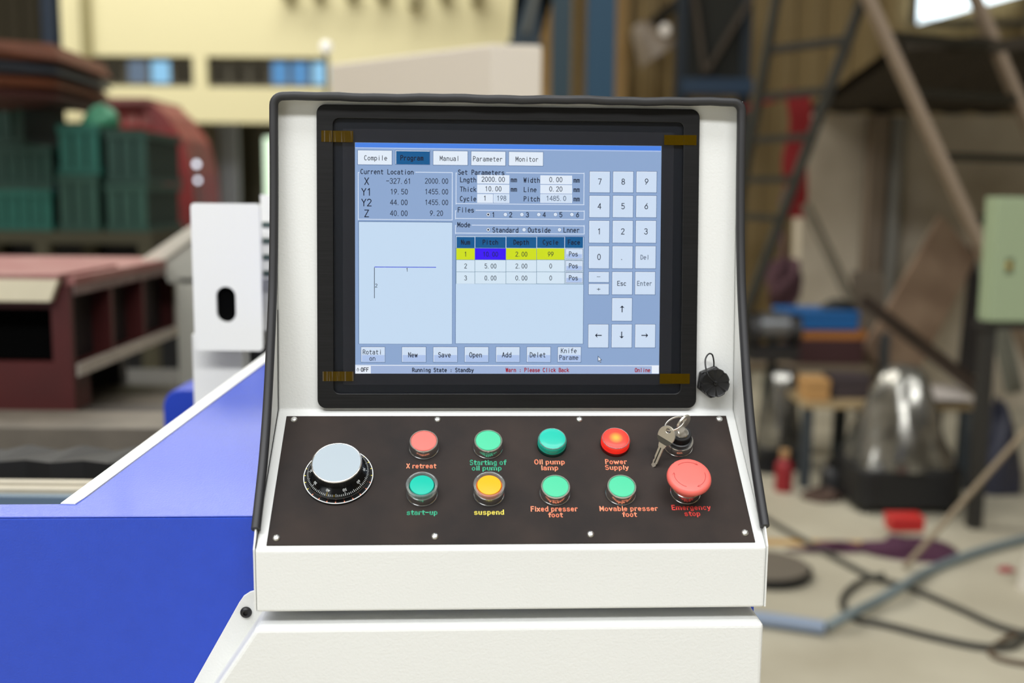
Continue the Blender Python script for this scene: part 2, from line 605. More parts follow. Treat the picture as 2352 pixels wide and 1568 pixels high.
# pedestal with slanted side, bolted to the blue frame
ped = [(0.2275, -0.3175), (-0.2285, -0.3175), (-0.3600, -0.5130), (-0.3600, -Z0), (0.2275, -Z0)]
pd = cp('pedestal', G().prism(ped, -0.1540, -0.0955, XZ(0)), WHITE, bevel=0.004, seg=3)
fl = [(-0.234, -0.3030), (-0.2440, -0.3055), (-0.2500, -0.3095), (-0.2545, -0.3160), (-0.3850, -0.5485), (-0.3850, -Z0), (-0.33, -Z0), (-0.33, -0.5), (-0.20, -0.31), (-0.20, -0.303)]
flo = mk('flange', G().prism(fl, -0.0972, -0.0945, XZ(0)), WHITE, console, loc=UPZ, bevel=0.0006)
mk('bolt', G().lathe([(0, 0), (0.0054, 0), (0.0054, 0.0012), (0.0042, 0.0028), (0.0024, 0.0034), (0.0022, 0.0034), (0.0022, 0.0014), (0, 0.0014)], 24,
   frame(Vector((-0.2481, -0.0972, -0.3253)), Vector((1, 0, 0)), Vector((0, 0, 1)), Vector((0, -1, 0)))), BLACKP, flo, smooth=40, label='black button-head bolt')

# ---- button plate with screws and printed captions
PW, PH, PT = 0.2190, 0.1509, 0.0012
plate = mk('button_plate', G().box(-PW, PW, -PH, 0, 0.0002, PT), PLATE, console, M=MP, bevel=0.0003, seg=1, label='brown-black button plate')
SCREW = G().lathe([(0, 0), (0.0034, 0), (0.0033, 0.0010), (0.0026, 0.0019), (0.0012, 0.0024), (0, 0.0025)], 20)
scm = None
CROSS = G().box(-0.0018, 0.0018, -0.0003, 0.0003, 0.0018, 0.00256).box(-0.0003, 0.0003, -0.0018, 0.0018, 0.0018, 0.00256)
for i, (x, s) in enumerate([(-0.211, -0.0053), (-0.0704, -0.0053), (0.0704, -0.0053), (0.2112, -0.0050), (-0.211, -0.1435), (-0.0704, -0.1430), (0.0700, -0.1418), (0.2112, -0.1412)]):
    G2 = G().add(SCREW.v, SCREW.f).add(CROSS.v, CROSS.f)
    mk('screw', G2, STEEL, plate, M=Matrix.Translation((x, s, PT)) @ Matrix.Rotation(i*0.7, 4, 'Z'), smooth=35)

PRINT = {'o': mat('salmon_print', (250, 146, 108), 0.6), 'g': mat('green_print', (52, 178, 136), 0.6),
         'y': mat('yellow_print', (238, 222, 92), 0.6), 'r': mat('red_print', (228, 66, 58), 0.6),
         'w': mat('white_print', (225, 228, 228), 0.6)}


def text_mesh(txt, bold=0.02):
    c = bpy.data.curves.new('caption', 'FONT')
    c.body = txt; c.offset = bold; c.align_x = 'LEFT'; c.resolution_u = 4
    o = bpy.data.objects.new('caption', c)
    COL.objects.link(o)
    bpy.context.view_layer.update()
    dg = bpy.context.evaluated_depsgraph_get()
    me = bpy.data.meshes.new_from_object(o.evaluated_get(dg))
    bpy.data.objects.remove(o)
    return me


def arc(cx, cy, rx, ry, a0, a1, n=None):
    n = n or max(4, int(abs(a1-a0)/22))
    return [(cx+rx*cos(radians(a0+(a1-a0)*i/n)), cy+ry*sin(radians(a0+(a1-a0)*i/n))) for i in range(n+1)]


# stroke alphabet: cell 8 wide, glyph 0..6, capitals 12 high, x-height 8
GL = {
    '0': [arc(3, 6, 2.7, 6, 90, 450, 18)], '1': [[(1.2, 9.6), (3.3, 12), (3.3, 0)]],
    '2': [arc(3, 9.1, 2.7, 2.9, 165, -35)+[(0.3, 0), (5.8, 0)]], '3': [arc(2.8, 9.2, 2.5, 2.8, 155, -90)+arc(2.8, 3.2, 2.9, 3.2, 90, -155)],
    '4': [[(4.4, 0), (4.4, 12), (0, 3.5), (6, 3.5)]], '5': [[(5.4, 12), (1, 12), (0.7, 6.6)]+arc(2.9, 3.8, 2.9, 3.8, 130, -145)],
    '6': [arc(3, 3.8, 2.7, 3.8, 0, 360, 16), [(4.6, 12), (0.7, 5.2)]], '7': [[(0.3, 12), (5.8, 12), (2.3, 0)]],
    '8': [arc(3, 9.1, 2.3, 2.9, 0, 360, 14), arc(3, 3.1, 2.8, 3.1, 0, 360, 14)], '9': [arc(3, 8.2, 2.7, 3.8, 0, 360, 16), [(5.3, 6.8), (1.4, 0)]],
    '.': [[(0.8, 0.2), (1.6, 0.2)]], '-': [[(0.2, 6), (5.8, 6)]], '+': [[(0.2, 6), (5.8, 6)], [(3, 3.2), (3, 8.8)]], ':': [[(2.6, 1), (3.4, 1)], [(2.6, 6.5), (3.4, 6.5)]],
    'A': [[(0, 0), (3, 12), (6, 0)], [(1.1, 4), (4.9, 4)]], 'B': [[(0.4, 0), (0.4, 12), (3, 12)]+arc(3, 9.2, 2.4, 2.8, 90, -90)+[(0.4, 6.4)], arc(3, 3.2, 2.8, 3.2, 90, -90)+[(0.4, 0)]],
    'C': [arc(3.1, 6, 2.9, 6, 50, 310)], 'D': [[(0.4, 0), (0.4, 12), (2, 12)]+arc(2, 6, 3.8, 6, 90, -90)+[(0.4, 0)]],
    'E': [[(5.7, 12), (0.5, 12), (0.5, 0), (5.7, 0)], [(0.5, 6.3), (5, 6.3)]], 'F': [[(5.7, 12), (0.6, 12), (0.6, 0)], [(0.6, 6.3), (5, 6.3)]],
    'K': [[(0.5, 0), (0.5, 12)], [(5.6, 12), (0.5, 4.6)], [(2.2, 7), (5.8, 0)]], 'L': [[(0.7, 12), (0.7, 0), (5.7, 0)]],
    'M': [[(0.3, 0), (0.3, 12), (3, 3.5), (5.7, 12), (5.7, 0)]], 'N': [[(0.5, 0), (0.5, 12), (5.5, 0), (5.5, 12)]],
    'O': [arc(3, 6, 2.9, 6, 90, 450, 18)], 'P': [[(0.6, 0), (0.6, 12), (2.8, 12)]+arc(2.8, 8.9, 2.8, 3.1, 90, -90)+[(0.6, 5.8)]],
    'R': [[(0.6, 0), (0.6, 12), (2.8, 12)]+arc(2.8, 9, 2.7, 3, 90, -90)+[(0.6, 6)], [(2.6, 6), (5.8, 0)]],
    'S': [arc(3, 9.1, 2.5, 2.9, 35, 250)+arc(3, 3.1, 2.7, 3.2, 75, -150)], 'T': [[(0, 12), (6, 12)], [(3, 12), (3, 0)]],
    'W': [[(0, 12), (1.4, 0), (3, 10), (4.6, 0), (6, 12)]], 'X': [[(0.2, 12), (5.8, 0)], [(5.8, 12), (0.2, 0)]],
    'Y': [[(0, 12), (3, 6), (6, 12)], [(3, 6), (3, 0)]], 'Z': [[(0.3, 12), (5.8, 12), (0.2, 0), (5.9, 0)]],
    'a': [arc(2.8, 5.8, 2.4, 2.4, 150, 0)+[(5.2, 0)], arc(2.7, 2.3, 2.4, 2.3, 80, 320)+[(5.2, 2)], [(2.7, 4.6), (5.2, 4.6)]],
    'b': [[(0.6, 12), (0.6, 0)], arc(3.1, 4, 2.5, 4, 150, -150)], 'c': [arc(3.1, 4, 2.6, 4, 45, 315)], 'd': [[(5.4, 12), (5.4, 0)], arc(2.9, 4, 2.5, 4, 30, 330)],
    'e': [[(0.6, 4.3), (5.5, 4.3)]+arc(3, 4, 2.6, 4, 5, 310)], 'f': [arc(4.3, 10, 1.7, 2, 60, 180)+[(2.6, 0)], [(0.6, 7.8), (5.2, 7.8)]],
    'g': [arc(2.9, 4.3, 2.4, 3.7, 0, 360, 14), [(5.3, 8), (5.3, -1)]+arc(3, -1, 2.3, 2.2, 0, -160)], 'h': [[(0.6, 12), (0.6, 0)], arc(3, 5.2, 2.4, 2.8, 180, 0)+[(5.4, 0)]],
    'i': [[(3, 8), (3, 0)], [(3, 10.6), (3, 11.4)]], 'k': [[(0.8, 12), (0.8, 0)], [(5.2, 8), (0.8, 3.4)], [(2.4, 5), (5.6, 0)]], 'l': [[(3, 12), (3, 0)]],
    'm': [[(0.2, 8), (0.2, 0)], arc(1.6, 6.2, 1.4, 1.8, 180, 0)+[(3, 0)], arc(4.4, 6.2, 1.4, 1.8, 180, 0)+[(5.8, 0)]],
    'n': [[(0.6, 8), (0.6, 0)], arc(3, 5.2, 2.4, 2.8, 180, 0)+[(5.4, 0)]], 'o': [arc(3, 4, 2.6, 4, 90, 450, 16)], 'p': [[(0.6, 8), (0.6, -3.4)], arc(3.1, 4, 2.5, 4, 150, -150)],
    'r': [[(1.2, 8), (1.2, 0)], arc(3.8, 5.2, 2.6, 2.8, 180, 55)], 's': [arc(3, 6, 2.3, 2, 30, 250)+arc(3, 2, 2.5, 2.1, 80, -150)], 't': [[(2.4, 10.8), (2.4, 1.6)]+arc(4, 1.6, 1.6, 1.6, 180, 300), [(0.6, 8), (5.2, 8)]],
    'u': [[(0.6, 8), (0.6, 2.8)]+arc(3, 2.8, 2.4, 2.8, 180, 360)+[(5.4, 8)], [(5.4, 2), (5.4, 0)]], 'v': [[(0.3, 8), (3, 0), (5.7, 8)]], 'w': [[(0, 8), (1.5, 0), (3, 7), (4.5, 0), (6, 8)]],
    'x': [[(0.4, 8), (5.6, 0)], [(5.6, 8), (0.4, 0)]], 'y': [[(0.4, 8), (3.1, 0.4)], [(5.6, 8), (2.4, -2.6), (0.6, -3.2)]],
    'f': [arc(4.3, 10, 1.7, 2, 60, 180)+[(2.6, 0)], [(0.6, 7.8), (5.2, 7.8)]]}


def caption(txt, x0, x1, ytop, ybase, col):
    """caption printed on the plate in bold strokes: pixel box of its cap height and width"""
    a = pan(x0, (ytop+ybase)/2, PT); b = pan(x1, (ytop+ybase)/2, PT)
    t = pan((x0+x1)/2, ytop, PT); u = pan((x0+x1)/2, ybase, PT)
    segs = []; x = 0.0
    for ch in txt:
        if ch == ' ':
            x += 4.6; continue
        off, sc, adv = {'i': (-2, 1, 4.2), 'l': (-2, 1, 4.2), 't': (-0.4, 1, 7.2), 'f': (-0.4, 1, 7.0), 'r': (-0.6, 1, 7.2), 'm': (0, 1.75, 13.8), 'w': (0, 1.6, 12.6), 'M': (0, 1.3, 10.8), 'O': (0, 1.2, 10.2)}.get(ch, (0, 1.05, 9.2))
        for st in GL[ch]:
            segs += [((p[0]*sc+off+x, p[1]), (q[0]*sc+off+x, q[1])) for p, q in zip(st, st[1:])]
        x += adv
    wl_ = 1.15
    xs = [p[0] for sg in segs for p in sg]
    mn, mx = min(xs)-wl_, max(xs)+wl_
    sx = (b[0]-a[0])/(mx-mn); sy = (t[1]-u[1])/12
    g = G()
    for p, q in segs:
        p, q = Vector(p), Vector(q)
        d = q-p
        if d.length < 1e-6:
            continue
        d.normalize(); n = Vector((-d.y, d.x))*wl_
        p = p-d*wl_*0.75; q = q+d*wl_*0.75
        g.quad(*[(a[0]+(v.x-mn)*sx, u[1]+v.y*sy, 0) for v in (p-n, q-n, q+n, p+n)])
    mk('caption', g, PRINT[col], plate, M=Matrix.Translation((0, 0, PT+0.00012)))


for c in [('X retreat', 933.3, 1002.5, 1065, 1074.6, 'o'), ('Starting of', 1079, 1163.5, 1056.5, 1067, 'g'), ('oil pump', 1083.5, 1152, 1070, 1079.5, 'g'),
          ('Oil pump', 1227, 1297, 1055.5, 1065.5, 'o'), ('lamp', 1243.5, 1282, 1069, 1079, 'o'), ('Power', 1390, 1440, 1055, 1065, 'o'),
          ('Supply', 1390, 1444, 1068.5, 1078, 'o'), ('Key', 1551, 1577, 1061, 1071, 'o'), ('start-up', 934.5, 1004.5, 1171.5, 1181.5, 'g'),
          ('suspend', 1089, 1157.5, 1171, 1181, 'y'), ('Fixed presser', 1219, 1327, 1163, 1173.5, 'o'), ('foot', 1259, 1293, 1177, 1187, 'o'),
          ('Movable presser', 1377, 1511, 1162.5, 1172.5, 'o'), ('foot', 1429, 1463, 1176, 1186, 'o'), ('Emergency', 1542.5, 1632, 1160, 1170, 'r'), ('stop', 1572, 1608, 1174, 1184, 'r')]:
    caption(*c)

# ---- push buttons
TEAL = mat('teal_cap', (70, 196, 148), 0.45)
CORAL = mat('coral_red_cap', (238, 112, 102), 0.45)
COLLAR = [(0, 0), (0.0142, 0), (0.0142, 0.0006), (0.0138, 0.0010), (0.0138, 0.0100), (0.0134, 0.0106), (0.0126, 0.0106), (0.0122, 0.0098), (0, 0.0098)]


def at_plate(x, s):
    return MP @ Matrix.Translation((x, s, PT))


def flush(x, s, m, label):
    b = mk('push_button', G().lathe(COLLAR, 64), CHROME, console, M=at_plate(x, s), smooth=35, label=label)
    mk('gasket', G().lathe([(0.0142, 0), (0.0147, 0), (0.0147, 0.0006), (0.0142, 0.0007)], 48), BLACKP, b)
    mk('cap', G().lathe([(0, 0.0098), (0.0119, 0.0098), (0.0119, 0.0104), (0.0116, 0.0107), (0.006, 0.0109), (0, 0.0110)], 48), m, b, smooth=35)


flush(-0.0828, -0.0408, CORAL, 'flush push button with a coral red cap')
flush(-0.0210, -0.0404, TEAL, 'flush push button with a scuffed green cap')
flush(0.0404, -0.0955, TEAL, 'flush push button with a green cap')
flush(0.1021, -0.0957, TEAL, 'flush push button with a green cap')

CLEARP = clear('clear_plastic_ring', (245, 250, 250), 1.45, 0.05, haze=(225, 232, 232), hz=0.14)


def raised(x, s, m, mr, label):
    b = mk('push_button', G().lathe([(0, 0), (0.0142, 0), (0.0142, 0.0006), (0.0138, 0.0010), (0.0138, 0.0086), (0.0134, 0.0090), (0, 0.0090)], 64), CHROME, console, M=at_plate(x, s), smooth=35, label=label)
    mk('gasket', G().lathe([(0.0142, 0), (0.0147, 0), (0.0147, 0.0006), (0.0142, 0.0007)], 48), BLACKP, b)
    mk('guard_ring', G().lathe([(0.0137, 0.0090), (0.0143, 0.0094), (0.0143, 0.0128), (0.0146, 0.0132), (0.0146, 0.0148), (0.0138, 0.0156), (0.0128, 0.0154), (0.0122, 0.0146), (0.0122, 0.0090)], 64), CLEARP, b, smooth=40)
    mk('lens', G().lathe([(0.0120, 0.0091), (0.0120, 0.0120), (0.0112, 0.0126), (0.0112, 0.0091)], 48), mr, b, smooth=35)
    mk('cap', G().lathe([(0, 0.0091), (0.0111, 0.0091), (0.0111, 0.0136), (0.0107, 0.0140), (0.005, 0.0143), (0, 0.0144)], 48), m, b, smooth=35)


raised(-0.0830, -0.0957, mat('teal_lens', (0, 184, 160), 0.3, coat=0.6), mat('deep_teal_lens', (0, 92, 78), 0.3), 'raised green push button inside a clear ring')
raised(-0.0211, -0.0959, mat('amber_lens', (255, 176, 20), 0.3, coat=0.6), mat('orange_lens', (238, 100, 30), 0.3), 'raised amber push button inside a clear ring')


def glow(name, inner, outer, s, r):
    m = bpy.data.materials.new(name); m.use_nodes = True
    nt = m.node_tree; b = nt.nodes['Principled BSDF']
    b.inputs['Roughness'].default_value = 0.4
    b.inputs['Base Color'].default_value = (*lin((225, 40, 30)), 1)
    b.inputs['Coat Weight'].default_value = 0.1
    tc = nt.nodes.new('ShaderNodeTexCoord')
    mp = nt.nodes.new('ShaderNodeMapping'); mp.inputs['Scale'].default_value = (1/r, 1/r, 1/r); mp.inputs['Location'].default_value = (0, 0, -0.012/r)
    gr = nt.nodes.new('ShaderNodeTexGradient'); gr.gradient_type = 'SPHERICAL'
    cr = nt.nodes.new('ShaderNodeValToRGB')
    cr.color_ramp.elements[0].color = (*lin(outer), 1); cr.color_ramp.elements[1].color = (*lin(inner), 1)
    cr.color_ramp.elements[1].position = 0.92
    mid = cr.color_ramp.elements.new(0.55); mid.color = (*lin((246, 70, 44)), 1)
    nt.links.new(tc.outputs['Object'], mp.inputs[0]); nt.links.new(mp.outputs[0], gr.inputs[0])
    nt.links.new(gr.outputs['Fac'], cr.inputs[0]); nt.links.new(cr.outputs[0], b.inputs['Emission Color'])
    b.inputs['Emission Strength'].default_value = s
    return m


LENS = [(0.0139, 0.0036), (0.0139, 0.0050), (0.0137, 0.0052), (0.0137, 0.0056), (0.0139, 0.0058), (0.0139, 0.0092), (0.0137, 0.0101), (0.0131, 0.0109), (0.0124, 0.0113), (0.0122, 0.0112), (0.0118, 0.0114), (0.0075, 0.0119), (0.003, 0.0121), (0, 0.01215)]


def pilot(x, s, m, mb, label):
    b = mk('pilot_lamp', G().lathe([(0, 0), (0.0143, 0), (0.0143, 0.0028), (0.0139, 0.0036), (0, 0.0036)], 64), mb, console, M=at_plate(x, s), smooth=35, label=label)
    mk('lens', G().lathe(LENS, 64), m, b, smooth=25)
    mk('lens_edge', G().tube([(0.01285*cos(2*pi*i/64), 0.01285*sin(2*pi*i/64), 0.0108) for i in range(64)], 0.00062, 8, closed=True), clear('lens_edge_gloss', (200, 210, 208), 1.6, 0.1, haze=(150, 160, 158), hz=0.3), b, smooth=60)


pilot(0.0408, -0.0388, mat('green_lamp_lens', (24, 186, 162), 0.35, coat=0.15), mat('dark_green_base', (6, 48, 42), 0.4), 'unlit green pilot lamp')
pilot(0.1024, -0.0384, glow('red_lamp_lens', (255, 220, 70), (190, 14, 8), 0.8, 0.0160), mat('dark_red_base', (80, 10, 8), 0.4), 'lit red pilot lamp with an orange glow')

# ---- emergency stop
es = mk('emergency_stop', G().lathe([(0, 0), (0.0142, 0), (0.0142, 0.0006), (0.0138, 0.0010), (0.0138, 0.0088), (0.0132, 0.0094), (0, 0.0094)], 64), CHROME, console, M=at_plate(0.1634, -0.0950), smooth=35, label='emergency stop on a chrome collar')
ESR = mat('coral_red_mushroom', (238, 108, 98), 0.45)


def knurl(i, r, z):
    return 1.0+(0.022 if i % 2 and 0.0199 < r and z < 0.0222 else 0)


mk('mushroom_head', G().lathe([(0, 0.0094), (0.0124, 0.0094), (0.0130, 0.0110), (0.0142, 0.0150), (0.0158, 0.0185), (0.0184, 0.0206), (0.0200, 0.0209), (0.0204, 0.0216), (0.0205, 0.0226), (0.0203, 0.0236), (0.0197, 0.0250), (0.0187, 0.0259), (0.0170, 0.0265), (0.010, 0.0269), (0.004, 0.0270), (0, 0.0270)], 150, mod=knurl), ESR, es, smooth=50)
g = G()
for k in range(3):
    a0 = radians(-70+120*k); a1 = a0+radians(80); R = 0.0145
    n = 14
    arc = [(R*cos(a0+(a1-a0)*i/n), R*sin(a0+(a1-a0)*i/n)) for i in range(n+1)]
    for i in range(n):
        (xa_, ya_), (xb_, yb_) = arc[i], arc[i+1]
        f1, f2 = 0.985, 1.015
        g.quad((xa_*f1, ya_*f1, 0.02680), (xb_*f1, yb_*f1, 0.02680), (xb_*f2, yb_*f2, 0.02680), (xa_*f2, ya_*f2, 0.02680))
    # arrow head at the clockwise end
    ex, ey = arc[0]
    tx, ty = sin(a0), -cos(a0); rx, ry = cos(a0), sin(a0)
    for sg in (-1, 1):
        qx, qy = ex-tx*0.0026+rx*sg*0.0014, ey-ty*0.0026+ry*sg*0.0014
        g.quad((ex, ey, 0.02682), (ex-tx*0.0005, ey-ty*0.0005, 0.02682), (qx-tx*0.0004, qy-ty*0.0004, 0.02682), (qx, qy, 0.02682))
mk('arrow_marks', g, mat('deep_red_mark', (168, 44, 42), 0.5), es)

# ---- jog dial
dl = mk('jog_dial', G().lathe([(0, 0), (0.0325, 0), (0.0325, 0.0016), (0.0320, 0.0022), (0, 0.0022)], 72), mat('black_dial_base', (14, 14, 15), 0.3), console, M=at_plate(-0.1617, -0.0757), smooth=35, label='graduated black jog dial with a white top')
mk('scale_ring', G().lathe([(0.0316, 0.0022), (0.0324, 0.0022), (0.0324, 0.00235), (0.0316, 0.00235)], 96), PRINT['w'], dl)
DBL = mat('glossy_black_skirt', (12, 13, 15), 0.16)
mk('skirt', G().lathe([(0, 0.0022), (0.0294, 0.0022), (0.0296, 0.0030), (0.0294, 0.0062), (0.0288, 0.0070), (0.0228, 0.0118), (0.0215, 0.0126), (0, 0.0126)], 96), DBL, dl, smooth=30)
mk('knob', G().lathe([(0, 0.0126), (0.0226, 0.0126), (0.0226, 0.0200), (0.0224, 0.0204), (0, 0.0204)], 160, mod=lambda i, r, z: 1.0+(0.012 if i % 2 and r > 0.02 else 0)), BLACKP, dl)
mk('chrome_rim', G().lathe([(0.0222, 0.0204), (0.0232, 0.0206), (0.0234, 0.0214), (0.0230, 0.0222), (0.0222, 0.0224), (0.0220, 0.0222)], 96), CHROME, dl, smooth=60)
mk('top_disc', G().lathe([(0, 0.0204), (0.0221, 0.0204), (0.0221, 0.0221), (0, 0.0222)], 72), mat('white_foil_disc', (168, 180, 188), 0.35), dl, smooth=30)
# graduations on the cone (radius 0.0288..0.0228, height 0.0070..0.0118)


def cone(t, a, lift=0.00012):
    r = 0.0286+(0.0229-0.0286)*t; z = 0.0072+(0.0117-0.0072)*t
    nx, nz = 0.0048/0.00768, 0.0060/0.00768
    return Vector(((r+nx*lift)*cos(a), (r+nx*lift)*sin(a), z+nz*lift))


g = G(); gy = G()
for k in range(100):
    a = 2*pi*k/100+0.02
    ln = 0.52 if k % 10 == 0 else (0.38 if k % 5 == 0 else 0.28)
    w = 0.0060
    (gy if k in (74, 70) else g).quad(cone(0.02, a-w), cone(0.02, a+w), cone(ln, a+w), cone(ln, a-w))
mk('graduation', g, PRINT['w'], dl, kind='stuff')
mk('index_mark', gy, mat('dial_yellow', (200, 170, 60), 0.5), dl)
for k in range(10):
    me = text_mesh(str(k*10), 0.008)
    xs = [v.co.x for v in me.vertices]; w = max(xs)-min(xs); mn = min(xs)
    a0 = 2*pi*(k-4.45)*0.1-pi/2
    for v in me.vertices:
        t = 0.92-(v.co.y/0.72)*0.34
        v.co = cone(t, a0-(v.co.x-mn-w/2)*0.0040/0.026)
    mk('dial_number', me, PRINT['w'], dl)
g = G(); gr_ = G()
for k in range(24):
    a = 2*pi*k/24
    q = (gr_ if -2.6 < (a+pi) % (2*pi)-pi < -0.2 else g)
    w = 0.012
    q.quad(*[(r*cos(b), r*sin(b), 0.0024) for r, b in ((0.0302, a-w), (0.0318, a-w), (0.0318, a+w), (0.0302, a+w))])
mk('base_mark', g, PRINT['y'], dl)
mk('base_mark', gr_, PRINT['o'], dl)

# ---- key switch
ks = mk('key_switch', G().lathe([(0, 0), (0.0142, 0), (0.0142, 0.0006), (0.0138, 0.0010), (0.0138, 0.0088), (0.0134, 0.0094), (0, 0.0094)], 64), CHROME, console, M=at_plate(0.1646, -0.0390), smooth=35, label='key switch with a chrome collar')
mk('lock_body', G().lathe([(0, 0.0094), (0.0118, 0.0094), (0.0118, 0.0125), (0.0104, 0.0130), (0.0100, 0.0190), (0.0094, 0.0196), (0, 0.0196)], 48), BLACKP, ks, smooth=35)
mk('lock_face', G().lathe([(0, 0.0196), (0.0072, 0.0196), (0.0072, 0.0206), (0.0066, 0.0212), (0, 0.0210)], 40), CHROME, ks, smooth=35)
mk('pointer', G().box(-0.0018, 0.0018, 0.0078, 0.0100, 0.0190, 0.0225), mat('white_pointer', (230, 230, 230), 0.4), ks, bevel=0.0006)

# keys on a ring, one of them in the lock
KP = MP @ Matrix.Translation((0.1646, -0.0390, PT))
KW = console.matrix_basis @ KP
NICK = mat('nickel_key', (226, 220, 208), 0.38, metal=1.0)
keys = thing('key_ring', (0, 0, 0), 'two nickel keys on a split ring hanging from the key switch', 'keys')


def key_geo():
    n = 40
    bow = [(0.0098*cos(2*pi*i/n)*0.92, 0.0098*sin(2*pi*i/n)) for i in range(n)]
    hole = [(0.0027*cos(2*pi*i/n), 0.0052+0.0022*sin(2*pi*i/n)) for i in range(n)]
    g = G().ring(bow, hole, -0.001, 0.001)
    g.prism([(-0.0046, -0.0080), (0.0046, -0.0080), (0.0036, -0.0125), (0.0028, -0.0132), (0.0028, -0.030), (0.0020, -0.0305), (0.0024, -0.0325), (0.0006, -0.0345), (-0.0006, -0.0345), (-0.0026, -0.033), (-0.0020, -0.0305), (-0.0027, -0.028), (-0.0018, -0.026), (-0.0027, -0.0235), (-0.0028, -0.0135), (-0.0036, -0.0125)], -0.0009, 0.0009)
    return g


def key_from(mtx, engraved):
    k = mk('key', key_geo(), NICK, keys, M=mtx, bevel=0.0002, seg=1)
    mk('groove', G().box(-0.0006, 0.0006, -0.030, -0.0132, 0.00092, 0.00100), mat('dark_groove', (70, 66, 60), 0.4, metal=0.8), k)
    if engraved:
        mk('engraved_band', G().prism([(-0.0088, -0.0034), (0.0088, -0.0034), (0.0072, -0.0066), (0.0040, -0.0089), (-0.0040, -0.0089), (-0.0072, -0.0066)], 0.00098, 0.00106), mat('engraved_grey', (92, 90, 84), 0.4, metal=0.7), k)
    return k


# inserted key: blade into the lock along the plate normal
ins = KW @ Matrix.Translation((0, 0.000, 0.0340)) @ Matrix.Rotation(radians(38), 4, 'Z') @ Matrix.Rotation(radians(90), 4, 'X')
keys.location = (KW @ Vector((0, 0, 0.0)))
KI = Matrix.Translation(-keys.location)
key_from(KI @ ins, False)
# hanging key: bow near the lock, blade sloping down to the plate


def wl(px, py, h):
    p = loc_plane(px, py, PO+PN*h, PN)
    return CO + RZ @ p


bowc = wl(1531, 1000, 0.0300); tip = wl(1505, 1060, 0.0055)
ax = (bowc-tip).normalized()
nrm = (RZ @ (PN*0.8+Vector((-0.35, -0.3, 0))))
nrm = (nrm-ax*nrm.dot(ax)).normalized()
key_from(KI @ frame(bowc, ax.cross(nrm), ax, nrm), True)
ringc = (wl(1556, 984, 0.041))
h1 = bowc+ax*0.0055; h2 = ins @ Vector((0, 0.0055, 0))
mid = (h1+h2)/2
u = (h2-h1).normalized(); vr = Vector((0.1, 0.9, 0.42)); vv = (vr-u*u.dot(vr)).normalized()
Rr = max((h2-h1).length/2+0.0006, 0.0075)
mid2 = mid+vv*math.sqrt(max(Rr*Rr-((h2-h1).length/2)**2, 0))
loop = []
for i in range(97):
    a = 2*pi*2*i/96
    loop.append(mid2+(u*cos(a)+vv*sin(a))*Rr+u.cross(vv)*(0.0011*(i/96-0.5)))
mk('split_ring', G().tube([KI @ p for p in loop], 0.0006, 8), NICK, keys, smooth=60)

# ---- service port with tethered screw cap
px_, sv_ = scr(1634, 876, 0.002)
pt = mk('service_port', G().prism([(0.0165*cos(radians(60*k+22)), 0.0165*sin(radians(60*k+22))) for k in range(6)], 0, 0.0085), BLACKP, console, M=MS @ Matrix.Translation((px_, sv_, 0.0)), bevel=0.0012, label='black hexagonal service port')
n = 96
mk('screw_cap', G().lathe([(0, 0.0085), (0.0140, 0.0085), (0.0145, 0.0095), (0.0145, 0.0165), (0.0135, 0.0178), (0.0128, 0.0174), (0, 0.0174)], n, mod=lambda i, r, z: 1.0-(0.05 if (i % 12) in (0, 1, 2) and r > 0.013 else 0)), BLACKP, pt, smooth=30)
mk('cap_rivet', G().lathe([(0.0, 0.0174), (0.0024, 0.0174), (0.0022, 0.0190), (0, 0.0196)], 20), BLACKP, pt, smooth=40)
q = []
for i in range(25):
    a = i/24
    ang = radians(-95)+radians(280)*a
    q.append((-0.0055+0.0055*sin(ang)-0.001, 0.0145+0.0150*(1-cos(radians(360)*a))/2*1.2-0.0145*(1-a)*(1-a) if False else 0.0, 0))
teth = smoothpath([(0.000, 0.0, 0.0195), (-0.0065, 0.0055, 0.0215), (-0.0100, 0.0130, 0.0195), (-0.0100, 0.0230, 0.0150), (-0.0060, 0.0285, 0.0115), (-0.0015, 0.0275, 0.0085), (0.0010, 0.0200, 0.0050), (0.0010, 0.0130, 0.0040)], 7)
mk('tether', G().tube(teth, 0.0008, 8), BLACKP, pt, smooth=60)

# ---- monitor
bz_o = rrect(-0.1890, 0.1890, -0.1476, 0.1503, 0.0085)
bz_i = rrect(-0.1730, 0.1730, -0.1332, 0.1370, 0.0060)
mon = mk('monitor', G().ring(bz_o, bz_i, -0.0005, 0.0050), BRUSH, console, M=MS, bevel=0.0006, seg=2, label='industrial touchscreen monitor with brushed black bezel')
mk('screen_mask', G().prism(bz_i, 0.0002, 0.0010), mat('black_mask', (10, 13, 20), 0.35), mon)
mk('glass', G().prism(rrect(-0.1728, 0.1728, -0.1330, 0.1368, 0.0058), 0.0030, 0.0038), clear('screen_glass', (250, 252, 255), 1.40, 0.03), mon)
mk('protective_film', G().prism(rrect(-0.1638, 0.1634, -0.1242, 0.1270, 0.0008), 0.00395, 0.0041), clear('clear_film', (248, 248, 250), 1.25, 0.10, haze=(150, 150, 155), hz=0.02), mon)
TAPE = clear('amber_tape', (190, 140, 10), 1.5, 0.12, haze=(96, 74, 8), hz=0.45)
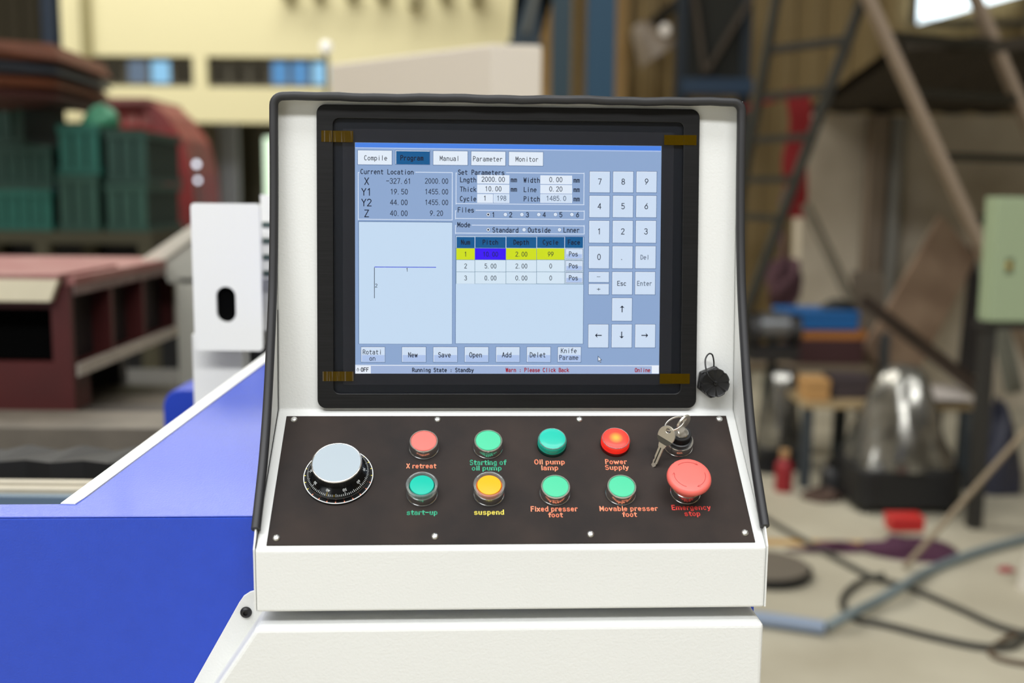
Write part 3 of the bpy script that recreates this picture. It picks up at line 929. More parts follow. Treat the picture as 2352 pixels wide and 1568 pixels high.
for (x0, y0, x1, y1) in ((738, 300, 811, 326), (1525.7, 310, 1599.6, 333), (741, 853, 812, 875), (1515.5, 858, 1584, 881)):
    a = scr(x0, (y0+y1)/2, 0.007); b = scr(x1, (y0+y1)/2, 0.007); t = scr((x0+x1)/2, y0, 0.007); u2 = scr((x0+x1)/2, y1, 0.007)
    lft = x0 < 1100
    xe = 0.1730*(-1 if lft else 1)
    g = G()
    n = 24
    vs = []
    for i in range(n+1):
        x = a[0]+(b[0]-a[0])*i/n
        over = (x < xe) if lft else (x > xe)
        h = 0.0053 if over else 0.0044
        h += random.uniform(-0.00012, 0.00012)
        vs += [(x, t[1], h), (x, u2[1], h+random.uniform(-0.0001, 0.0001))]
    g.add(vs, [(2*i, 2*i+1, 2*i+3, 2*i+2) for i in range(n)])
    mk('amber_tape', g, TAPE, mon)

# ---- what the screen shows (flat, lit)
SCX = {'bg': (156, 182, 216), 'key': (222, 236, 248), 'pane': (212, 232, 246), 'field': (240, 248, 253), 'tab': (243, 250, 253), 'teal': (0, 92, 146),
       'yel': (222, 236, 16), 'pur': (62, 4, 250), 'line': (234, 243, 252), 'edge': (92, 120, 156), 'ink': (16, 26, 48), 'red': (170, 14, 40),
       'grid': (120, 150, 170), 'title': (78, 138, 232), 'key2': (186, 206, 238), 'bar': (172, 190, 220), 'blue': (20, 50, 220), 'dim': (88, 100, 118), 'wht': (250, 254, 255), 'row': (228, 243, 248)}
UI = {}
HZ = 0.0013


def ui(c):
    if c not in UI:
        UI[c] = G()
    return UI[c]


def rect(c, x0, y0, x1, y1, lay):
    a = scr(x0, (y0+y1)/2); b = scr(x1, (y0+y1)/2); t = scr((x0+x1)/2, y0); u_ = scr((x0+x1)/2, y1)
    h = HZ+lay*0.00004
    ui(c).quad((a[0], u_[1], h), (b[0], u_[1], h), (b[0], t[1], h), (a[0], t[1], h))


def outline(c, x0, y0, x1, y1, lay, w=1.3):
    rect(c, x0, y0, x1, y0+w, lay); rect(c, x0, y1-w, x1, y1, lay)
    rect(c, x0, y0, x0+w, y1, lay); rect(c, x1-w, y0, x1, y1, lay)


def text(c, s, xl_, adv, yc, cap, lay=6, bold=1.25):
    """string starting at pixel xl_, advance and cap height in pixels, centred on row yc"""
    x0, y0 = scr(xl_, yc+cap/2); x1, _ = scr(xl_+adv, yc+cap/2); _, y1 = scr(xl_, yc-cap/2)
    ux = (x1-x0)/8; uy = (y1-y0)/12
    h = HZ+lay*0.00004
    g = ui(c)
    w = (0.25+bold)*0.5*(abs(ux)+abs(uy))/2*1.08
    for i, ch in enumerate(s):
        for st in GL.get(ch, []):
            for (ax_, ay_), (bx_, by_) in zip(st, st[1:]):
                A_ = Vector((x0+(ax_+8*i)*ux, y0+ay_*uy)); B_ = Vector((x0+(bx_+8*i)*ux, y0+by_*uy))
                d = B_-A_
                if d.length < 1e-9:
                    continue
                d.normalize()
                nn_ = Vector((-d.y, d.x))*w
                A_ -= d*w*0.8; B_ += d*w*0.8
                g.quad((*(A_-nn_), h), (*(B_-nn_), h), (*(B_+nn_), h), (*(A_+nn_), h))


def button(x0, y0, x1, y1, fill='key', two=False):
    rect('edge', x0, y0, x1, y1, 1)
    rect('wht', x0+1, y0+1, x1-1.2, y1-1.2, 2)
    rect(fill, x0+2.2, y0+2.2, x1-1.2, y1-1.2, 3)
    if two:
        rect('key2', x0+2.2, (y0+y1)/2+1, x1-1.8, y1-1.8, 4)


rect('bg', 815.6, 331, 1516.6, 858, 0)
rect('title', 816, 331.5, 1518.5, 342, 1)
rect('key2', 816, 342, 1518, 344.5, 1)
for t_, x0, y0, x1, y1, tx in (('Compile', 821, 344.5, 901, 379, 837), ('Program', 907.6, 345, 988, 378.5, 920), ('Manual', 994.3, 346, 1075.2, 380, 1010.5), ('Parameter', 1081.6, 347, 1162, 381, 1086.5), ('Monitor', 1168, 348, 1248.4, 381.5, 1184.5)):
    sel = t_ == 'Program'
    button(x0, y0, x1, y1, 'teal' if sel else 'tab')
    text('ink', t_, tx, 7.7, (y0+y1)/2+0.5, 10.5, bold=1.7 if sel else 1.1)


def groupbox(ti, x0, y0, x1, y1, tx, adv=7.7):
    rect('line', x0, y1-1.6, x1, y1, 2); rect('line', x0, y0, x0+1.6, y1, 2); rect('line', x1-1.6, y0, x1, y1, 2)
    rect('line', x0, y0, tx-3, y0+1.6, 2); rect('line', tx+adv*len(ti)+2, y0, x1, y0+1.6, 2)
    text('ink', ti, tx, adv, y0-1.2, 10.5, bold=1.45)


groupbox('Current Location', 822, 395, 1039.5, 505, 828.5)
for nm, y, v1, x1, v2, x2 in (('X', 416, '-327.61', 887.5, '2000.00', 976.5), ('Y1', 440.5, '19.50', 897, '1455.00', 976.5), ('Y2', 465, '44.00', 896.5, '1455.00', 976.5), ('Z', 490, '40.00', 896.5, '9.20', 988)):
    text('ink', nm, 837.5 if len(nm) == 1 else 831, 12.5, y, 15.5, bold=1.1)
    text('ink', v1, x1, 8.3, y-0.6, 11.5, bold=1.1); text('ink', v2, x2, 7.8, y-0.6, 11.2, bold=1.1)
rect('edge', 823, 508.5, 1039, 790, 1); rect('pane', 824.4, 510, 1038.4, 789.4, 2)
rect('blue', 860, 612.6, 1001.6, 614.2, 4); rect('ink', 859.4, 614, 860.8, 684.5, 4)
text('ink', '1', 933, 6, 619.5, 7.5, bold=1.2); text('ink', '2', 862, 6, 655.6, 7.5, bold=1.2)
groupbox('Set Parameters', 1046.6, 396.5, 1342, 469.5, 1052.5)
for k, (lb, y) in enumerate((('Lngth', 412), ('Thick', 433.8), ('Cycle', 455.5))):
    text('ink', lb, 1057, 7.7, y+0.5, 10.5, bold=1.45)
    if k < 2:
        rect('wht', 1096, y-10, 1169.8, y+9.8, 2); rect('field', 1097, y-9, 1169, y+9, 3)
        text('ink', '2000.00' if k == 0 else '10.00', 1106.5 if k == 0 else 1114.5, 7.8, y-0.5, 10.5, bold=1.1)
        text('ink', 'mm', 1173.5, 7.6, y+0.5, 10.5, bold=1.45)
    else:
        rect('wht', 1096, y-10, 1132.4, y+10.2, 2); rect('field', 1097, y-9, 1131.6, y+9.4, 3)
        rect('wht', 1133.8, y-10, 1169.8, y+10.2, 2); rect('key', 1134.8, y-9, 1168.8, y+9.2, 3)
        text('ink', '1', 1111, 7.8, y-0.5, 10.5, bold=1.1); text('dim', '198', 1141.5, 7.6, y-0.5, 10.5, bold=1.1)
for k, (lb, y, v) in enumerate((('Width', 413, '0.00'), ('Line', 434.6, '0.20'), ('Pitch', 456, '1485.0'))):
    text('ink', lb, 1203, 7.7, y+0.5, 10.5, bold=1.45)
    rect('wht', 1241, y-10, 1314, y+9.8, 2); rect('field' if k < 2 else 'key', 1242, y-9, 1313, y+9, 3)
    text('ink' if k < 2 else 'dim', v, 1262 if k < 2 else 1255, 7.8, y-0.8, 10.5, bold=1.1)
    text('ink', 'mm', 1317.6, 7.6, y+0.5, 10.5, bold=1.45)


def disc(c, x, y, r, lay):
    a = scr(x, y); b = scr(x+r, y)
    rr = abs(b[0]-a[0]); h = HZ+lay*0.00004
    ui(c).quad(*[(a[0]+rr*cos(2*pi*i/14), a[1]+rr*sin(2*pi*i/14), h) for i in range(14)])


def radio(x, y, on):
    disc('edge', x, y, 4.6, 2); disc('wht', x, y, 3.9, 3)
    disc('ink' if on else 'key', x, y, 2.3, 4)


groupbox('Files', 1045.5, 483, 1342.5, 503.5, 1051.7)
for i, (xr_, xt) in enumerate(((1121.4, 1130.5), (1160.7, 1170), (1198.6, 1208.5), (1237.4, 1247), (1275.7, 1285), (1313.4, 1323.5))):
    radio(xr_, 492.5, i == 0); text('ink', str(i+1), xt, 7.8, 493, 10.5, bold=1.45)
groupbox('Mode', 1045.5, 517, 1342.5, 537, 1051)
for xr_, xt, s_ in ((1121.4, 1131.5, 'Standard'), (1203.7, 1213, 'Outside'), (1285, 1294.5, 'Lnner')):
    radio(xr_, 527.5, s_ == 'Standard'); text('ink', s_, xt, 7.6, 528, 10.5, bold=1.45)
rect('edge', 1046, 542, 1341, 789.6, 1); rect('pane', 1047, 543, 1339.8, 788.8, 2)
cols = [1048, 1091, 1162.3, 1232.8, 1297, 1340]
for i, t_ in enumerate(('Num', 'Pitch', 'Depth', 'Cycle', 'Face')):
    rect('teal', cols[i]+0.6, 544, cols[i+1]-0.8, 569.3, 3)
    text('ink', t_, (cols[i]+cols[i+1])/2-len(t_)*3.7+0.8, 7.3, 556, 10, bold=1.7)
for r_, (y0, y1, vals) in enumerate(((570, 597, ('1', '10.00', '2.00', '99')), (597, 624.4, ('2', '5.00', '2.00', '0')), (624.4, 652, ('3', '0.00', '0.00', '0')))):
    rect('grid', 1047, y0, 1340, y1, 3)
    for i in range(4):
        c_ = ('pur' if i == 1 else 'yel') if r_ == 0 else 'row'
        rect(c_, cols[i]+0.2, y0+0.2, cols[i+1]-0.8, y1-0.8, 4)
        text('ink', vals[i], (cols[i]+cols[i+1])/2-len(vals[i])*3.55+0.8, 7.1, (y0+y1)/2, 10, bold=1.1)
    rect('row', cols[4], y0+0.4, 1339.6, y1-0.8, 4)
    x0, x1 = 1298.5, 1338.8
    rect('edge', x0, y0+1, x1, y1-2.4, 5); rect('wht', x0+1, y0+2, x1-1, y1-3.4, 5.5); rect('key2', x0+2, (y0+y1)/2, x1-2, y1-4, 5.8); rect('key', x0+2, y0+3, x1-2, (y0+y1)/2, 5.8)
    text('ink', 'Pos', 1307, 7.2, (y0+y1)/2-0.5, 10, 7, bold=1.4)
for r_, (y0, y1, xs_) in enumerate(((393, 443, (1353.5, 1407.3, 1461)), (448.6, 500.2, (1352.9, 1406.8, 1460.4)), (506, 558.6, (1352.4, 1406.4, 1459.6)), (564.4, 617.4, (1351.8, 1405.8, 1458.6)))):
    for k in range(3):
        button(xs_[k], y0, xs_[k]+48.3, y1)
        ch = (('7', '8', '9'), ('4', '5', '6'), ('1', '2', '3'), ('0', '.', ''))[r_][k]
        text('ink', ch, xs_[k]+20.4, 9.5, (y0+y1)/2-1, 12.5, bold=1.1)
text('dim', 'Del', 1471.5, 7, 590.5, 9.8, bold=1.3)
button(1351.6, 623.5, 1399.8, 649); text('dim', '-', 1371, 10, 635.5, 10, bold=0.8)
button(1351.4, 651, 1399.6, 677.3); text('ink', '+', 1371, 10, 664, 10, bold=0.9)
button(1405.2, 623.5, 1453, 677.3); text('ink', 'Esc', 1418, 7.3, 650.5, 10, bold=1.3)
button(1458, 623.5, 1505.8, 677.3); text('dim', 'Enter', 1463.5, 7.1, 650.5, 10, bold=1.3)
button(1405, 683.5, 1452.6, 737.8)
for x in (1350.4, 1404.2, 1458):
    button(x, 744, x+48, 799)


def arrow(x, y, dx, dy):
    a = scr(x, y); s = abs(scr(x+1, y)[0]-a[0]); h = HZ+6*0.00004
    D = Vector((dx, -dy)); Np = Vector((-D.y, D.x)); c_ = Vector(a)
    q = lambda f, n: (*(c_+D*f*s+Np*n*s), h)
    ui('ink').quad(q(-7.5, -1.1), q(5, -1.1), q(5, 1.1), q(-7.5, 1.1))
    ui('ink').quad(q(8, 0), q(2.4, 5.6), q(3.8, 0), q(2.4, -5.6))


arrow(1428.8, 709.5, 0, -1); arrow(1374.6, 770, -1, 0); arrow(1427.8, 769, 0, 1); arrow(1480.6, 770, 1, 0)
for x0, x1, t_, tx in ((828.8, 885.2, '', 0), (922.5, 979.2, 'New', 938), (994.5, 1051.3, 'Save', 1007), (1066.6, 1122.7, 'Open', 1078.5), (1138.6, 1194.4, 'Add', 1153.5), (1209.4, 1265.5, 'Delet', 1217.3), (1280.5, 1335.4, '', 0)):
    button(x0, 796, x1, 832.2, 'key', True)
    text('ink', t_, tx, 7.5, 814.5, 10.5, bold=1.4)
text('ink', 'Rotati', 833.5, 7.5, 808, 10.2, bold=1.2); text('ink', 'on', 848.8, 7.5, 822.5, 10.2, bold=1.2)
text('ink', 'Knife', 1288.5, 7.5, 805, 10.2, bold=1.2); text('ink', 'Parame', 1284.8, 7.5, 820.5, 10.2, bold=1.2)
rect('bar', 815.8, 839, 1513.6, 858, 1); rect('wht', 815.8, 838.2, 1513.8, 840, 2)
rect('wht', 816.4, 840, 851.7, 857.6, 2); rect('wht', 1497, 840.5, 1513.4, 857.4, 2)
disc('ink', 822, 849, 3.2, 3); disc('wht', 822, 849, 2.3, 4); rect('ink', 821.5, 844, 822.6, 849, 5)
text('ink', 'OFF', 829.3, 6.2, 848.6, 8.6, bold=1.9)
text('ink', 'Running State : Standby', 947, 6.2, 849.3, 8.6, bold=1.9)
text('red', 'Warn : Please Click Back', 1162, 6.1, 849.3, 8.6, bold=1.9)
text('red', 'Online', 1458.5, 6, 849.6, 8.6, bold=1.9)
for c_, k_, ly in (('ink', 0, 7), ('wht', 1, 8)):
    pts_ = ((1373.2, 816.5), (1373.2, 830.8), (1376.4, 828), (1378.6, 832.8), (1380.8, 831.8), (1378.6, 827.2), (1382.8, 827)) if k_ == 0 else ((1374.2, 819), (1374.2, 828.6), (1376.6, 826.5), (1379, 831.4), (1379.6, 831), (1377.3, 826), (1380.4, 825.8))
    ui(c_).quad(*[(*scr(*p), HZ+ly*0.00004) for p in pts_])
disp = mk('display', UI.pop('bg'), emis('screen_bg', SCX['bg'], 1.05), mon, label='lit blue-grey menu screen')
for c_, g_ in UI.items():
    mk('screen_print', g_, emis('screen_'+c_, SCX[c_], 1.12), mon, kind='stuff')

# ------------------------------------------------------------------ blue machine the console stands on
mach = thing('machine_frame', (CO.x, CO.y, 0), 'blue painted machine bed with a white edged sloping top beside the console', 'machine', YAW)
zt0 = -0.2337
mk('bed', G().prism([(-1.6, -0.0942), (0.2355, -0.0942), (0.2355, 0.62), (-0.245, 0.62), (-0.405, -0.048), (-0.4085, -0.056), (-0.415, -0.0632), (-0.425, -0.0662), (-1.6, -0.0662)], -Z0, zt0), BLUE, mach, loc=UPZ, bevel=0.002, seg=3, label='blue machine bed')
SL = radians(9)


def slope(x, y):
    return (x, y, zt0+math.tan(SL)*(y+0.0942))


outl = [(-1.6, -0.0942), (-0.2312, -0.0942), (-0.2312, 0.121), (0.23, 0.121), (0.23, 0.62), (-0.245, 0.62), (-0.405, -0.048), (-0.4085, -0.056), (-0.415, -0.0632), (-0.425, -0.0662), (-1.6, -0.0662)]
g = G(); n = len(outl)
tp_ = [slope(*p) for p in outl]; bt_ = [(p[0], p[1], zt0+0.0004) for p in outl]
g.add(tp_+bt_, [tuple(range(n)), tuple(range(2*n-1, n-1, -1))]+[(i, (i+1) % n, n+(i+1) % n, n+i) for i in range(n)])
mk('sloping_top', g, BLUE, mach, loc=UPZ)
# white side plate along the slanted edge
g = G()
e0, e1 = Vector(slope(-0.4255, -0.0660)), Vector(slope(-0.2645, 0.62))
w_ = Vector((0.0175, 0.0, 0))
pl = [e0, e0+Vector((0.014, -0.001, 0)), Vector(slope(-0.4075, -0.0545)), e1+Vector((0.018, 0, 0)), e1]
up_ = Vector((0, 0, 0.001)); dn_ = Vector((0, 0, -0.30))
g.add([p+up_ for p in pl]+[p+dn_ for p in pl], [tuple(range(5)), tuple(range(9, 4, -1))]+[(i, (i+1) % 5, 5+(i+1) % 5, 5+i) for i in range(5)])
mk('side_plate', g, WHITE2, mach, loc=UPZ, label='white side plate')

# ------------------------------------------------------------------ machine parts behind the blue bed
# white head bracket with an oblong slot
D1 = 1.52
hb = thing('head_bracket', P(520, 900, D1)*1.0, 'white machine head bracket with a black oblong slot', 'bracket')
hb.location = (P(520, 900, D1).x, D1, 0)
HB = Matrix.Translation(-hb.location)


def hp(name, g, m, parent=hb, **k):
    for i, v in enumerate(g.v):
        g.v[i] = tuple(Vector(v)-hb.location) if parent is hb else tuple(Vector(v)-hb.location)
    return mk(name, g, m, parent, **k)


x0, x1, z0, z1 = pxrect(437, 466, 604, 806, D1)
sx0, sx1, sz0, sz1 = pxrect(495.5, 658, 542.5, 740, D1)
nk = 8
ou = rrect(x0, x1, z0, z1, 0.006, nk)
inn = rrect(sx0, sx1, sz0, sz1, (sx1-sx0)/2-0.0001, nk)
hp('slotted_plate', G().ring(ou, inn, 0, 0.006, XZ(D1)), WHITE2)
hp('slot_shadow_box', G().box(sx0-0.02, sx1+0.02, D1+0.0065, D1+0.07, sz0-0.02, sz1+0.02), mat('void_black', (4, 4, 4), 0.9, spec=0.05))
a0, a1, b0, b1 = pxrect(441, 800, 560, 925, D1+0.03)
hp('lower_box', G().box(a0, a1, D1+0.03, D1+0.12, b0-0.12, z0+0.02), WHITE2, bevel=0.002)
a0, a1, b0, b1 = pxrect(555, 800, 640, 860, D1+0.06)
hp('rubber_buffer', G().lathe([(0, b0), (0.016, b0), (0.021, b0+0.006), (0.021, b1), (0, b1)], 24, Matrix.Translation(((a0+a1)/2-0.006, D1+0.09, 0))), BLACKP, smooth=40)
hp('back_box', G().box(x0+0.004, x1+0.10, D1+0.072, D1+0.20, z0+0.02, z1-0.004), WHITE2, bevel=0.002)
hp('column', G().box(x0+0.02, x1+0.02, D1+0.125, D1+0.2, 0, z0+0.02), WHITE2)
a0, a1, b0, b1 = pxrect(602, 478, 640, 640, D1+0.06)
vb = hp('vent_plate', G().box(a0, a1+0.04, D1+0.05, D1+0.072, b0, b1+0.02), WHITE2)
for k in range(4):
    zz = b1-0.02-k*0.024
    hp('vent_slot', G().box(a0+0.002, a0+0.03, D1+0.0485, D1+0.0499, zz-0.008, zz), mat('vent_dark', (60, 78, 76), 0.6))

# machine bed behind: rails, bellows, slats
D2 = 1.62
bed = thing('guide_rail_bed', (-1.1, 1.7, 0), 'long guide rail bed with black bellows and pale steel rails behind the blue bed', 'machine')


def bp(name, g, m, **k):
    for i, v in enumerate(g.v):
        g.v[i] = tuple(Vector(v)-Vector(bed.location))
    return mk(name, g, m, bed, **k)


XR = -0.53
za = P(60, 1158, 1.45).z; zc = P(60, 1133, 1.50).z; zd = P(60, 1104, 1.58).z
bp('grey_rail', G().box(-2.4, XR-0.02, 1.40, 1.415, za-0.10, P(60, 1139, 1.40).z), mat('blue_grey_rail', (96, 114, 126), 0.5), bevel=0.002)
RAILM = mat('pale_steel_rail', (188, 180, 160), 0.45, var=0.1, vscale=30)
bp('pale_rail', G().box(-2.4, XR+0.0, 1.43, 1.445, za-0.1, P(60, 1121, 1.43).z), RAILM, bevel=0.002)
bp('pale_rail', G().box(-2.4, XR+0.02, 1.455, 1.47, za-0.1, P(60, 1106, 1.455).z), RAILM, bevel=0.002)
# bellows: folded black cover
zlow = za-0.1; zfr = P(60, 1062, 1.52).z; ztop = P(60, 1014, 1.62).z
g = G()
nf = 46
for i in range(nf+1):
    x = -2.4+(XR+0.10+2.4)*i/nf
    dy = 0.016*(i % 2)
    g.v += [(x, 1.52+dy, zlow), (x+0.004, 1.52+dy, zfr), (x+0.022, 1.60+dy, ztop-0.012*(i % 2)), (x+0.022, 1.66, ztop-0.03)]
for i in range(nf):
    a = i*4
    for k in range(3):
        g.f.append((a+k, a+4+k, a+5+k, a+k+1))
bp('bellows', g, mat('black_bellows', (15, 15, 16), 0.6))
SLAT = mat('grey_slat', (112, 104, 92), 0.55, var=0.3, vscale=12)
for k, (py, d, hh) in enumerate(((982, 2.05, 0.02), (962, 2.25, 0.05), (935, 2.5, 0.03), (908, 2.75, 0.06), (884, 3.0, 0.03))):
    zz = P(300, py, d).z
    bp('slat', G().box(-2.4, P(470, py, d).x, d, d+0.16, zz-0.05, zz), SLAT if k % 2 == 0 else mat('dark_slat', (70, 64, 58), 0.6), bevel=0.003)
for k in range(4):
    bp('stand', G().box(-2.3+k*0.52, -2.22+k*0.52, 1.5, 3.1, 0, za-0.1), mat('dark_stand', (40, 40, 42), 0.6))
bp('bed_deck', G().box(-2.4, XR, 1.45, 3.2, za-0.14, za-0.10), mat('dark_deck', (46, 44, 42), 0.6))
# blue rounded end
c0 = P(418, 940, 1.85)
be = thing('motor_cover', (c0.x, 1.85, za-0.10), 'blue round-topped cover beside the white bracket', 'cover')
rr = 0.034
zz = P(418, 893, 1.85).z-(za-0.10)
prof = [(-rr, 0), (-rr, zz-rr)]+[(-rr+rr*(1-cos(a)), zz-rr+rr*sin(a)) for a in [radians(15*i) for i in range(1, 7)]]+[(0.08, zz), (0.08, 0)]
mk('cover_shell', G().prism(prof, 0, 0.10, XZ(0)), mat('blue_cover', (40, 70, 190), 0.4), be, bevel=0.004)
mk('base_plate', G().box(-0.05, 0.10, -0.02, 0.12, 0.0005, 0.012), mat('dark_plate', (40, 42, 46), 0.5), be)

# red welded box beam
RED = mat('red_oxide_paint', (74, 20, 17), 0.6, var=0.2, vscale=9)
REDT = mat('pale_red_top', (158, 116, 108), 0.7, var=0.2, vscale=9, rgb2=(140, 84, 80))  # paler pinkish red for the top faces
CREAM = mat('cream_primer', (222, 212, 182), 0.6, var=0.1, vscale=10)
BURR = mat('bare_cut_edge', (196, 186, 172), 0.6, var=0.25, vscale=40)
YA, YB = 2.30, 3.02
XS = -0.963
XL = -1.60
rb = thing('red_box_beam', (-1.25, 2.6, 0), 'dark red welded steel box beam with open ribbed side', 'beam')


def rp(name, g, m, **k):
    for i, v in enumerate(g.v):
        g.v[i] = tuple(Vector(v)-Vector(rb.location))
    return mk(name, g, m, rb, **k)


zT = P(165, 655, YA).z; zB = P(165, 842, YA).z; zF = P(160, 1012, YA).z
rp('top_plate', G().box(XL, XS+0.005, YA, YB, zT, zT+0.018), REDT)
rp('bottom_plate', G().box(XL, XS, YA, YB, zB-0.018, zB), RED)
rp('bottom_edge', G().box(XS, XS+0.006, YA, YB, zB-0.022, zB+0.006), BURR)
rp('top_edge', G().box(XS, XS+0.004, YA, YB, zT-0.022, zT), mat('scaled_edge', (140, 118, 112), 0.8, var=0.4, vscale=50))
rp('inner_shade_sheet', G().box(XS-0.05, XS-0.045, YA+0.0, YB-0.02, zB, zT), mat('painted_shade_maroon', (22, 7, 7), 0.8))  # dark sheet painted as the shade inside the beam's openings
for yy in (YA+0.21, YA+0.43, YB-0.02):
    rp('rib', G().box(XL, XS, yy, yy+0.02, zB, zT), RED)
rp('end_edge', G().box(XS-0.002, XS+0.006, YB-0.03, YB, zB-0.02, zT), BURR)
# front end: frame round a dark opening, cream cap above
xo_, xe_ = P(128, 760, YA).x, XS
zo0, zo1 = P(60, 828, YA).z, P(60, 706, YA).z
rp('end_plate', G().box(xo_, xe_, YA-0.02, YA-0.001, zF, zT).box(XL, xo_, YA-0.02, YA-0.001, zF, zo0).box(XL, xo_, YA-0.02, YA-0.001, zo1, zT), RED)
rp('end_shadow_box', G().box(XL, xo_-0.01, YA+0.03, YA+0.05, zo0, zo1), mat('void_black', (4, 4, 4), 0.9, spec=0.05))
rp('leg_block', G().box(XL, XS-0.02, YA, YA+0.12, zF, zB-0.02), RED)
zc0, zc1 = P(60, 692, YA-0.03).z, P(60, 640, YA-0.03).z
rp('cream_cap', G().prism([(XL, zc0), (P(133, 690, YA).x, zc0), (P(152, 645, YA).x, zc1), (XL, zc1)], YA-0.04, YA-0.0205, XZ(0)), CREAM, bevel=0.002)
rp('cream_flange', G().box(XL, P(152, 645, YA).x, YA-0.04, YA+0.3, zc1, zc1+0.01), REDT)
for yy in (YA+0.05, YB-0.1):
    rp('trestle', G().box(-1.5, -1.1, yy, yy+0.05, 0.02, zF if yy < 2.6 else zB-0.018).box(-1.55, -1.05, yy-0.02, yy+0.07, 0, 0.02), mat('dark_stand', (40, 40, 42), 0.6))

# pale sloping arm behind the bracket
am = thing('sloping_arm', (P(370, 560, 2.9).x, 2.9, 0), 'pale sloping steel arm rising to the white bracket', 'arm')
A_, B_ = P(305, 608, 2.9), P(446, 512, 2.9)
L_ = Vector(am.location)
mk('arm_plate', G().add([Vector(p)-L_+Vector((0, dy, 0)) for dy in (0, 0.05) for p in (A_, B_, P(446, 548, 2.9), P(360, 612, 2.9))], [(0, 1, 2, 3), (7, 6, 5, 4), (0, 4, 5, 1), (1, 5, 6, 2), (2, 6, 7, 3), (3, 7, 4, 0)]), mat('pale_arm', (206, 202, 186), 0.5), am, bevel=0.004)
mk('arm_web', G().add([Vector(p)-L_+Vector((0, dy+0.01, 0)) for dy in (0, 0.03) for p in (P(362, 606, 2.9), P(446, 550, 2.9), P(446, 650, 2.9), P(385, 650, 2.9))], [(0, 1, 2, 3), (7, 6, 5, 4), (0, 4, 5, 1), (1, 5, 6, 2), (2, 6, 7, 3), (3, 7, 4, 0)]), mat('pale_web', (172, 170, 158), 0.5), am)
mk('arm_post', G().box(P(400, 600, 2.9).x-L_.x, P(446, 600, 2.9).x-L_.x, 0.01, 0.05, 0, P(420, 640, 2.9).z), mat('pale_web', (172, 170, 158), 0.5), am)

# ------------------------------------------------------------------ left background
# stack of green crates
GRN = [mat('green_crate_%s' % c, v, 0.55, var=0.25, vscale=6) for c, v in (('teal', (14, 92, 78)), ('moss', (30, 72, 58)), ('deep', (18, 62, 50)))]
DG = 4.4


def crate(px0, py0, px1, py1, m, label, d=DG, dep=0.45, zbase=None):
    x0, x1, z0, z1 = pxrect(px0, py0, px1, py1, d)
    if zbase is not None:
        z0 = zbase
    t = thing('slatted_crate', ((x0+x1)/2, d+dep/2, z0), label, 'crate', group='green crates in the stack')
    w, h = (x1-x0)/2-0.004, z1-z0-0.004
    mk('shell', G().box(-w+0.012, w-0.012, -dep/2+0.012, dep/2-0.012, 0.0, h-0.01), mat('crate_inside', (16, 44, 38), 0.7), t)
    ns = max(3, int(w*2/0.045))
    for i in range(ns):
        xx = -w+2*w*(i+0.5)/ns
        mk('slat', G().box(xx-w/ns*0.78, xx+w/ns*0.78, -dep/2, -dep/2+0.012, 0.02, h-0.02), m, t)
    mk('rim', G().box(-w, w, -dep/2-0.006, dep/2, h-0.03, h).box(-w, w, -dep/2-0.006, dep/2, 0, 0.025), m, t)
    return z1


zpal = P(60, 530, DG).z
pl_ = thing('steel_rack', (P(150, 600, DG+0.3).x, DG+0.25, 0), 'dark steel rack carrying the green crates', 'rack')
xx0, xx1 = P(-150, 600, DG).x-pl_.location.x, P(355, 600, DG).x-pl_.location.x
mk('shelf', G().box(xx0, xx1, -0.27, 0.27, zpal-0.05, zpal), mat('olive_rack', (60, 56, 36), 0.7), pl_)
for xa_ in (xx0+0.03, (xx0+xx1)/2, xx1-0.03):
    for ya_ in (-0.24, 0.24):
        mk('leg', G().box(xa_-0.03, xa_+0.03, ya_-0.03, ya_+0.03, 0, zpal-0.05), mat('olive_rack', (60, 56, 36), 0.7), pl_)
mk('brace', G().box(xx0, xx1, -0.26, -0.22, 0.35, 0.42), mat('olive_rack', (60, 56, 36), 0.7), pl_)
mk('back_sheet', G().box(xx0, xx1, 0.275, 0.285, 0.05, zpal-0.05), DARK, pl_)
z1 = crate(-120, 430, 125, 530, GRN[0], 'bright teal slatted crate, bottom of its column on the steel rack', zbase=zpal+0.001)
z2 = crate(-120, 330, 125, 430, GRN[2], 'deep green slatted crate standing on the bright teal crate', zbase=z1+0.001)
crate(-120, 215, 60, 330, GRN[2], 'deep green crate topmost above the bright teal one', zbase=z2+0.001)
z1 = crate(128, 400, 235, 530, GRN[1], 'moss green slatted crate between two columns, resting on the steel rack', zbase=zpal+0.001)
z2 = crate(128, 285, 235, 400, GRN[0], 'teal slatted crate with a rounded sack on it', zbase=z1+0.001)
z3 = crate(238, 420, 345, 530, GRN[1], 'moss green slatted crate next to the dark press opening', zbase=zpal+0.001)
crate(238, 298, 345, 420, GRN[2], 'deep green slatted crate in front of the red press crown', zbase=z3+0.001)


def blob(name, c, rx, ry, rz, m, label, cat, seed=1, amp=0.2, flat=True, n=(28, 16), **kw):
    """a soft lumpy heap resting on its base"""
    rnd = random.Random(seed)
    ph = [(rnd.uniform(0, 6.28), rnd.randint(2, 5), rnd.randint(1, 4), rnd.uniform(0.4, 1)) for _ in range(6)]
    g = G(); U, V = n
    rows = []
    for j in range(V+1):
        t = pi*j/V*0.5 if flat else pi*j/V
        row = []
        for i in range(U):
            a = 2*pi*i/U
            k = 1+amp*sum(w*sin(f*a+p+q_*t*2) for p, f, q_, w in ph)/3
            row.append(len(g.v))
            g.v.append((rx*k*sin(t)*cos(a), ry*k*sin(t)*sin(a), max(rz*k*cos(t), 0.001) if flat else rz*(1+k*cos(t))))
        rows.append(row)
    for A, B in zip(rows, rows[1:]):
        for i in range(U):
            g.f.append((A[i], A[(i+1) % U], B[(i+1) % U], B[i]))
    return mk(name, g, m, loc=c, smooth=80, label=label, cat=cat, **kw)


